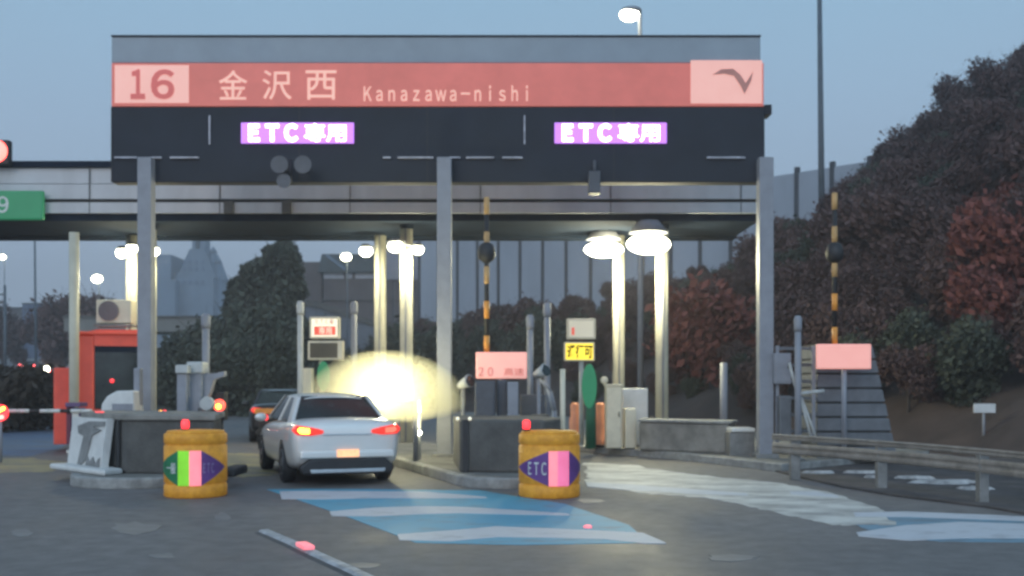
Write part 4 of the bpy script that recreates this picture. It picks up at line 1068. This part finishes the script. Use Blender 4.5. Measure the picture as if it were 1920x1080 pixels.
for px in (345, 356, 368, 380):
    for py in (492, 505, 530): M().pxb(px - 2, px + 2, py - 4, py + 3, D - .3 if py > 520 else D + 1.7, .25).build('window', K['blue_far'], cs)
def block(a, b, top, D, m, label, roofm=None, rows=2):
    t = thing('far_building', label, 'building', (X((a + b) / 2, D), D, 0))
    M().box(X(a, D), X(b, D), D, D + 12, -.5, Z(top, D)).build('wall', m, t)
    M().box(X(a - 1, D), X(b + 1, D), D - .3, D + 12.3, Z(top, D), Z(top - 2, D)).build('roof', roofm or K['roof'], t)
    for r_ in range(rows):
        for c_ in range(3):
            px = a + (b - a) * (c_ + .5) / 3; py = top + 8 + r_ * 12
            M().pxb(px - 2.2, px + 2.2, py, py + 5, D - .12, .1).build('window', K['glass_d'], t)
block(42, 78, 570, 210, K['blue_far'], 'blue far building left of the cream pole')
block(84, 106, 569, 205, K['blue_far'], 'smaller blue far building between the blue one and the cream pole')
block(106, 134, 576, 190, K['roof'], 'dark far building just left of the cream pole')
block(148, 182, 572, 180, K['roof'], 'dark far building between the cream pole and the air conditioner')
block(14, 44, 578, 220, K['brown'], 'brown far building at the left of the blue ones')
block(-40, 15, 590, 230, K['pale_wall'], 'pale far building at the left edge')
# thin poles and far lamps at the left
tl = thing('lamp_pole', 'thin dark pole rising at the left under the canopy', 'pole', (X(65, 85), 85, 0))
M().tube((X(68, 85), 85, 0), (X(65, 85), 85, Z(425, 85)), .12, .07, 8).build('shaft', K['mast'], tl)
up = thing('utility_pole', 'dark utility pole with a crossarm at the left edge', 'utility pole', (X(9, 110), 110, 0))
M().tube((X(10, 110), 110, 0), (X(9, 110), 110, Z(535, 110)), .2, .13, 8).build('shaft', K['mast'], up)
M().box(X(-6, 110), X(12, 110), 109.8, 109.95, Z(554, 110), Z(551, 110)).build('crossarm', K['mast'], up)
for px, py, D, lab in ((5, 482, 120, 'distant lit street lamp highest at the left edge'), (182, 523, 90, 'distant lit street lamp right of the cream pole'), (649, 482, 80, 'round lit street lamp in front of the gabled roof')):
    t = thing('street_lamp', lab, 'street lamp', (X(px, D), D, 0))
    M().tube((X(px + 1, D), D + .3, 0), (X(px + 1, D), D + .3, Z(py - 2, D)), .06, .04, 8).build('pole', K['mast'], t)
    M().ball(P(px, py, D), 8.5 * D / F if px != 5 else 5 * D / F, (1.2, .8, .9)).build('lamp_head', K['flood'], t)
    M().tube(P(px, py - 5, D), (X(px + 1, D), D + .3, Z(py - 4, D)), .04, n=6).build('arm', K['mast'], t)

# ------------------------------------------------------------------ cars
def carpaint(name, col, metal=.5, rough=.3):
    m = mat(name, col, rough, metal, .04, 2); m.node_tree.nodes['Principled BSDF'].inputs['Coat Weight'].default_value = .6
    return m
def make_car(paintm, label, hot=True, bounce=''):
    t = thing('car', label, 'car', (0, 0, 0))
    # stations from the rear forward: y, half width, sill z, deck z
    ST = [(-.02, .70, .50, .92), (.03, .82, .36, 1.00), (.14, .875, .28, 1.045), (.5, .90, .22, 1.06), (1.0, .905, .2, 1.03), (1.8, .905, .19, .99), (2.8, .905, .19, .965), (3.5, .90, .2, .93), (4.1, .88, .2, .86), (4.5, .80, .24, .76), (4.66, .66, .32, .64)]
    bm = bmesh.new(); rings = []
    for y, w_, zb_, zt_ in ST:
        m_ = zb_ + (zt_ - zb_) * .58
        half = [(w_ * .80, zb_), (w_ * .97, zb_ + .06), (w_ * 1.0, m_), (w_ * .985, zt_ - .16), (w_ * .90, zt_ - .03), (w_ * .60, zt_ + .01)]
        prof = half + [(0, zt_ + .02)] + [(-a, b) for a, b in half[::-1]]
        rings.append([bm.verts.new((a, y, b)) for a, b in prof])
    for A_, B_ in zip(rings, rings[1:]):
        k = len(A_)
        for i in range(k): bm.faces.new((A_[i], A_[(i + 1) % k], B_[(i + 1) % k], B_[i]))
    bm.faces.new(rings[0][::-1]); bm.faces.new(rings[-1])
    bmesh.ops.recalc_face_normals(bm, faces=bm.faces[:])
    me = bpy.data.meshes.new('body'); bm.to_mesh(me); bm.free()
    o = bpy.data.objects.new('tmp', me); COL.objects.link(o); o.modifiers.new('s', 'SUBSURF').levels = 2
    o.modifiers['s'].render_levels = 2
    cut = []
    for wy in (.98, 3.68):
        for sx in (-1, 1):
            c = M().tube((sx * .62, wy, .34), (sx * 1.2, wy, .34), .365, n=32).build('cut', K['black'], None, loc=(0, 0, 0)); cut.append(c)
            b = o.modifiers.new('b', 'BOOLEAN'); b.object = c; b.solver = 'EXACT'
    dg = bpy.context.evaluated_depsgraph_get(); me2 = bpy.data.meshes.new_from_object(o.evaluated_get(dg)); me2.name = 'body'
    bpy.data.objects.remove(o)
    for c in cut: bpy.data.objects.remove(c)
    me2.materials.clear(); me2.materials.append(paintm)
    for f in me2.polygons: f.use_smooth = True; f.material_index = 0
    body = bpy.data.objects.new('body', me2); COL.objects.link(body); body.parent = t
    es = body.modifiers.new('e', 'EDGE_SPLIT'); es.split_angle = R(40)
    def Bm(mm, name, m, par=t, bv=0.): return mm.build(name, m, par, bv)
    # cabin
    def frus(b, tp, name, m, sub=True):
        mm = M(); (x0, y0, y1, z0), (x1, y2, y3, z1) = b, tp
        zc = z1
        V = [(-x0, y0, z0), (x0, y0, z0), (x0, y1, z0), (-x0, y1, z0)]; U = [(-x1, y2, z1), (x1, y2, z1), (x1, y3, z1), (-x1, y3, z1)]
        v = [mm.b.verts.new(q) for q in V]; u = [mm.b.verts.new(q) for q in U]
        mm.b.faces.new(v); mm.b.faces.new(u)
        for i in range(4): mm.b.faces.new((v[i], v[(i + 1) % 4], u[(i + 1) % 4], u[i]))
        return Bm(mm, name, m, t, .045)
    frus((.78, .62, 3.52, .97), (.575, 1.30, 2.72, 1.405), 'windows', K['glass_d'])
    roof = M()
    ys = (1.2, 1.5, 2.1, 2.6, 2.82); zs = (1.385, 1.43, 1.45, 1.435, 1.39); ws = (.57, .60, .605, .60, .56)
    pr = []
    for y, z, w_ in zip(ys, zs, ws): pr.append([roof.b.verts.new(q) for q in ((-w_, y, z - .05), (-w_ * .85, y, z - .008), (0, y, z + .012), (w_ * .85, y, z - .008), (w_, y, z - .05))])
    for a_, b_ in zip(pr, pr[1:]):
        for i in range(4): f = roof.b.faces.new((a_[i], a_[i + 1], b_[i + 1], b_[i])); f.smooth = True
    ro = Bm(roof, 'roof', paintm); sd = ro.modifiers.new('s', 'SOLIDIFY'); sd.thickness = .03; ro.modifiers.new('ss', 'SUBSURF').levels = 1
    def pillar(b0, b1, t0, t1, sx):
        mm = M(); e = .012
        q = [Vector((sx * (.79 + e), b0, .97)), Vector((sx * (.79 + e), b1, .97)), Vector((sx * (.585 + e), t1, 1.40)), Vector((sx * (.585 + e), t0, 1.40))]
        r_ = [Vector((v.x - sx * .06, v.y, v.z)) for v in q]
        a_ = [mm.b.verts.new(v) for v in q]; b_ = [mm.b.verts.new(v) for v in r_]
        mm.b.faces.new(a_); mm.b.faces.new(b_[::-1])
        for i in range(4): mm.b.faces.new((a_[i], a_[(i + 1) % 4], b_[(i + 1) % 4], b_[i]))
        Bm(mm, 'pillar', paintm, t, .008)
    for sx in (-1, 1):
        pillar(.60, 1.02, 1.20, 1.52, sx); pillar(2.05, 2.12, 2.03, 2.10, sx); pillar(3.45, 3.56, 2.68, 2.80, sx)
        # mirrors
        Bm(M().ball((sx * .98, 3.05, 1.0), .11, (1, .5, .7)), 'mirror', paintm)
        # rear quarter lamp
        body_l = M().prism([(sx * .38, .83), (sx * .38, .885), (sx * .56, .93), (sx * .80, .965), (sx * .862, .89), (sx * .80, .815), (sx * .56, .80)], -.045, .16)
        tl_ = Bm(body_l, 'tail_light', K['tail'], t, .02)
        Bm(M().prism([(sx * .60, .83), (sx * .60, .91), (sx * .76, .93), (sx * .79, .88), (sx * .74, .835)], -.055, -.04), 'lit_lamp', K['tail_hot'] if (hot and sx < 0) else K['tail_red'], tl_, .005)
        Bm(M().box(sx * .885 - .01, sx * .885 + .01, 1.6, 1.72, .80, .82), 'door_handle', paintm)
    for wy in (.98, 3.68):
        for sx in (-1, 1):
            wl_ = Bm(M().lathe([(.2, -.1), (.31, -.105), (.335, -.07), (.335, .07), (.31, .105), (.2, .1)], (sx * .79, wy, .335), 'X', 32), 'wheel', K['tyre'])
            Bm(M().lathe([(.04, .112), (.10, .09), (.19, .095), (.205, .11), (.21, .08)], (sx * .79, wy, .335), 'X', 24) if sx > 0 else M().lathe([(.21, -.08), (.205, -.11), (.19, -.095), (.10, -.09), (.04, -.112)], (sx * .79, wy, .335), 'X', 24), 'rim', K['rim'], wl_)
    Bm(M().box(-.56, .56, .62, .70, 1.03, 1.05), 'window_seal', K['black'])
    Bm(M().prism([(-.60, .44), (.60, .44), (.76, .30), (.70, .19), (-.70, .19), (-.76, .30)], -.05, .14), 'diffuser', K['black'], t, .03)
    Bm(M().prism([(-.60, .275), (.60, .275), (.58, .215), (-.58, .215)], -.085, -.03), 'lower_trim', K['chrome'], t, .01)
    Bm(M().prism([(-.74, .56), (.74, .56), (.76, .44), (-.76, .44)], -.06, .05), 'bumper', paintm, t, .03)
    Bm(M().box(-.175, .175, -.075, -.058, .46, .575), 'number_plate', K['plate'] if hot else K['white'], t, .004)
    Bm(M().box(-.38, .38, -.034, .0, .80, .825), 'boot_trim', K['chrome'], t, .004)
    Bm(M().box(-.5, .5, .3, 4.2, .16, .26), 'underbody', K['black'])
    return t
K['far_tail'] = mat('far_tail_light', (.8, .1, .08), .3, emit=(1, .12, .12), es=12)
K['tyre'] = mat('tyre_rubber', (.02, .02, .022), .8, 0, .2, 10)
K['rim'] = mat('alloy_rim', (.35, .36, .38), .35, .8)
K['chrome'] = mat('satin_chrome', (.5, .52, .54), .3, .7)
K['plate'] = mat('lamp_lit_plate', (.8, .45, .25), .5, 0, .3, 20, emit=(1, .45, .2), es=1.1)  # emission puts the plate lamp's light into the plate
silver = carpaint('silver_white_paint', (.70, .69, .66), .25, .32)
darkp = carpaint('near_black_paint', (.02, .021, .026), .3, .3)
car = make_car(silver, 'silver sedan with one lit amber tail light waiting in the left ETC lane')
car.location = (-2.60, 16.85, 0); car.rotation_euler[2] = R(20)
c2 = dup(car); c2['label'] = 'dark car ahead of the silver sedan, mostly hidden behind it'
c2.location = (X(532, 28.5), 28.5, 0); c2.rotation_euler[2] = R(14)
for ch in c2.children:
    if ch.data.materials and ch.data.materials[0] == silver:
        ch.data = ch.data.copy(); ch.data.materials[0] = darkp
    if ch.name.startswith('tail_light'):
        for q in ch.children: q.data = q.data.copy(); q.data.materials[0] = K['tail_red']
    if ch.name.startswith('number_plate'): ch.data = ch.data.copy(); ch.data.materials[0] = K['white']
for px, D, rzv, mat_, lab, rev in ((50, 118, 8, darkp, 'farthest left dark car with red lights on the rising far road', 0), (76, 100, 8, darkp, 'dark car with red lights in the middle of the far road queue', 0), (112, 112, 190, silver, 'pale car facing us on the far road beside the cream pole', 1)):
    c = dup(c2 if mat_ is darkp else car); c['label'] = lab; c['group'] = 'cars on the far road'
    c.location = (X(px, D), D, rz(D)); c.rotation_euler[2] = R(rzv)
    if not rev:
        for ch in c.children:
            if ch.name.startswith('tail_light'): ch.data = ch.data.copy(); ch.data.materials[0] = K['far_tail']
hl = thing('street_light', 'round white light shining beside the red car lights far left', 'lamp', (X(88, 99), 99, 0))
hl.name = 'bollard_lamp'
M().ball(P(87, 692, 99), .28).build('lens', K['flood'], hl)
M().tube((X(87, 99), 99.1, 0), P(87, 692, 99.1), .06).build('post', K['mast'], hl)

# orange bar and lamps on the dark car's left (a marker board)
mb = thing('marker_board', 'small orange marker board with red and white lamps left of the silver sedan', 'marker board', (X(500, 26), 26, 0))
M().pxb(477, 522, 766, 776, 26, .05).build('board', K['orange'], mb, .01)
M().ball(P(498, 783, 26), .07).build('red_lamp', K['redlamp'], mb)
M().ball(P(513, 779, 26), .06).build('white_lamp', K['lit_white'], mb)
for px in (484, 515): M().tube((X(px, 26), 26.08, 0), (X(px, 26), 26.08, Z(768, 26)), .02).build('leg', K['black'], mb)

# ------------------------------------------------------------------ added glare beyond the car

# ------------------------------------------------------------------ added lamp and mist volume imitating a raindrop glare beyond the car
LD = 19.6
ll = thing('added_glare_lamp', 'added lamp inside added mist imitating a raindrop glare just beyond the silver sedan', 'added lamp', (-1.78, LD + .1, .17))
M().tube((-1.78, LD + .1, .17), (-1.78, LD + .1, Z(752, LD)), .05).build('post', K['steel'], ll)  # post, arm, lens and housing all belong to the added glare lamp
M().tube((-1.78, LD + .1, Z(756, LD)), P(726, 752, LD + .05), .03).build('arm', K['steel'], ll)
M().ball(P(722, 748, LD), .13, (1.5, .8, .6)).build('lens', K['flood'], ll)
M().ball(P(722, 753, LD), .13, (1.4, .8, .35)).build('housing', K['steel'], ll)
lamp(px=722, py=741, D=LD, e=850, col=(1, .92, .55), r=.12, name='added_glare_light')  # added light that makes the mist glow
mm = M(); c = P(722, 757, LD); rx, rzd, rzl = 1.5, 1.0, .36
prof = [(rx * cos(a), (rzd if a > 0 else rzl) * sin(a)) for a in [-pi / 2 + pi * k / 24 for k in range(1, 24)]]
mist = mm.lathe(prof, c, n=40).build('added_glare_mist', mat('glare_mist', (.5, .5, .5)), loc=c)  # added volume standing in for windscreen raindrop glare
mv = bpy.data.materials.new('glare_mist_volume'); mv.use_nodes = True; mn = mv.node_tree; mn.nodes.remove(mn.nodes['Principled BSDF'])
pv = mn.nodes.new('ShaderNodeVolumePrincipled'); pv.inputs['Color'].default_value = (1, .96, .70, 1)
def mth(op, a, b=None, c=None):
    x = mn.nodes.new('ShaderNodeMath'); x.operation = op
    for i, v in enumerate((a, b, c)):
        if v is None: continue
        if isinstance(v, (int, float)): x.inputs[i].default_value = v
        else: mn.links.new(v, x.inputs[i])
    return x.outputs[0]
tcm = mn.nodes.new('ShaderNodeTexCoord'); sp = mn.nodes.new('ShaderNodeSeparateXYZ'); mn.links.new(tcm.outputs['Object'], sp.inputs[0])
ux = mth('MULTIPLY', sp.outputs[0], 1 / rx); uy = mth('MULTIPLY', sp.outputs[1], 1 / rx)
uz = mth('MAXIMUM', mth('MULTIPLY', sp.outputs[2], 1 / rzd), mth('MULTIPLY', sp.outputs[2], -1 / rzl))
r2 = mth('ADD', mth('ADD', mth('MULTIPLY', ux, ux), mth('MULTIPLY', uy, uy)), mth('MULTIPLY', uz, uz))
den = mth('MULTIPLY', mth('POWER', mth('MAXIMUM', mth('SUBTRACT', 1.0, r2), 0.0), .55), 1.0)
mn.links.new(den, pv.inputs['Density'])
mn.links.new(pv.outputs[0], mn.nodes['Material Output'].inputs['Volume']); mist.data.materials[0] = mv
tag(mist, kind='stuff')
bl = thing('lit_bollard', 'slim bollard with two stacked white lamps right beside the silver sedan', 'bollard lamp', (X(786, 20), 20, .0))
M().tube((X(786, 20), 20, 0), P(787, 745, 20), .03).build('post', K['steel_l'], bl)
M().tube(P(784, 772, 19.95), P(782, 752, 19.95), .055, .04, 14).build('lens', K['flood'], bl)
M().ball(P(784, 812, 19.95), .065, (1, .8, .7)).build('lens', K['flood'], bl)
lamp(px=784, py=790, D=19.7, e=12, r=.08, name='bollard_light')

# ------------------------------------------------------------------ evening haze
hz = M().box(-420, 420, -30, 700, -3, 75).build('haze', mat('haze_tmp', (.5, .5, .5)))
hv = bpy.data.materials.new('haze_volume'); hv.use_nodes = True; hn_ = hv.node_tree; hn_.nodes.remove(hn_.nodes['Principled BSDF'])
pv = hn_.nodes.new('ShaderNodeVolumePrincipled'); pv.inputs['Color'].default_value = (.97, .94, .96, 1); pv.inputs['Density'].default_value = HAZE; pv.inputs['Anisotropy'].default_value = .2
hn_.links.new(pv.outputs[0], hn_.nodes['Material Output'].inputs['Volume']); hz.data.materials[0] = hv; tag(hz, kind='stuff')
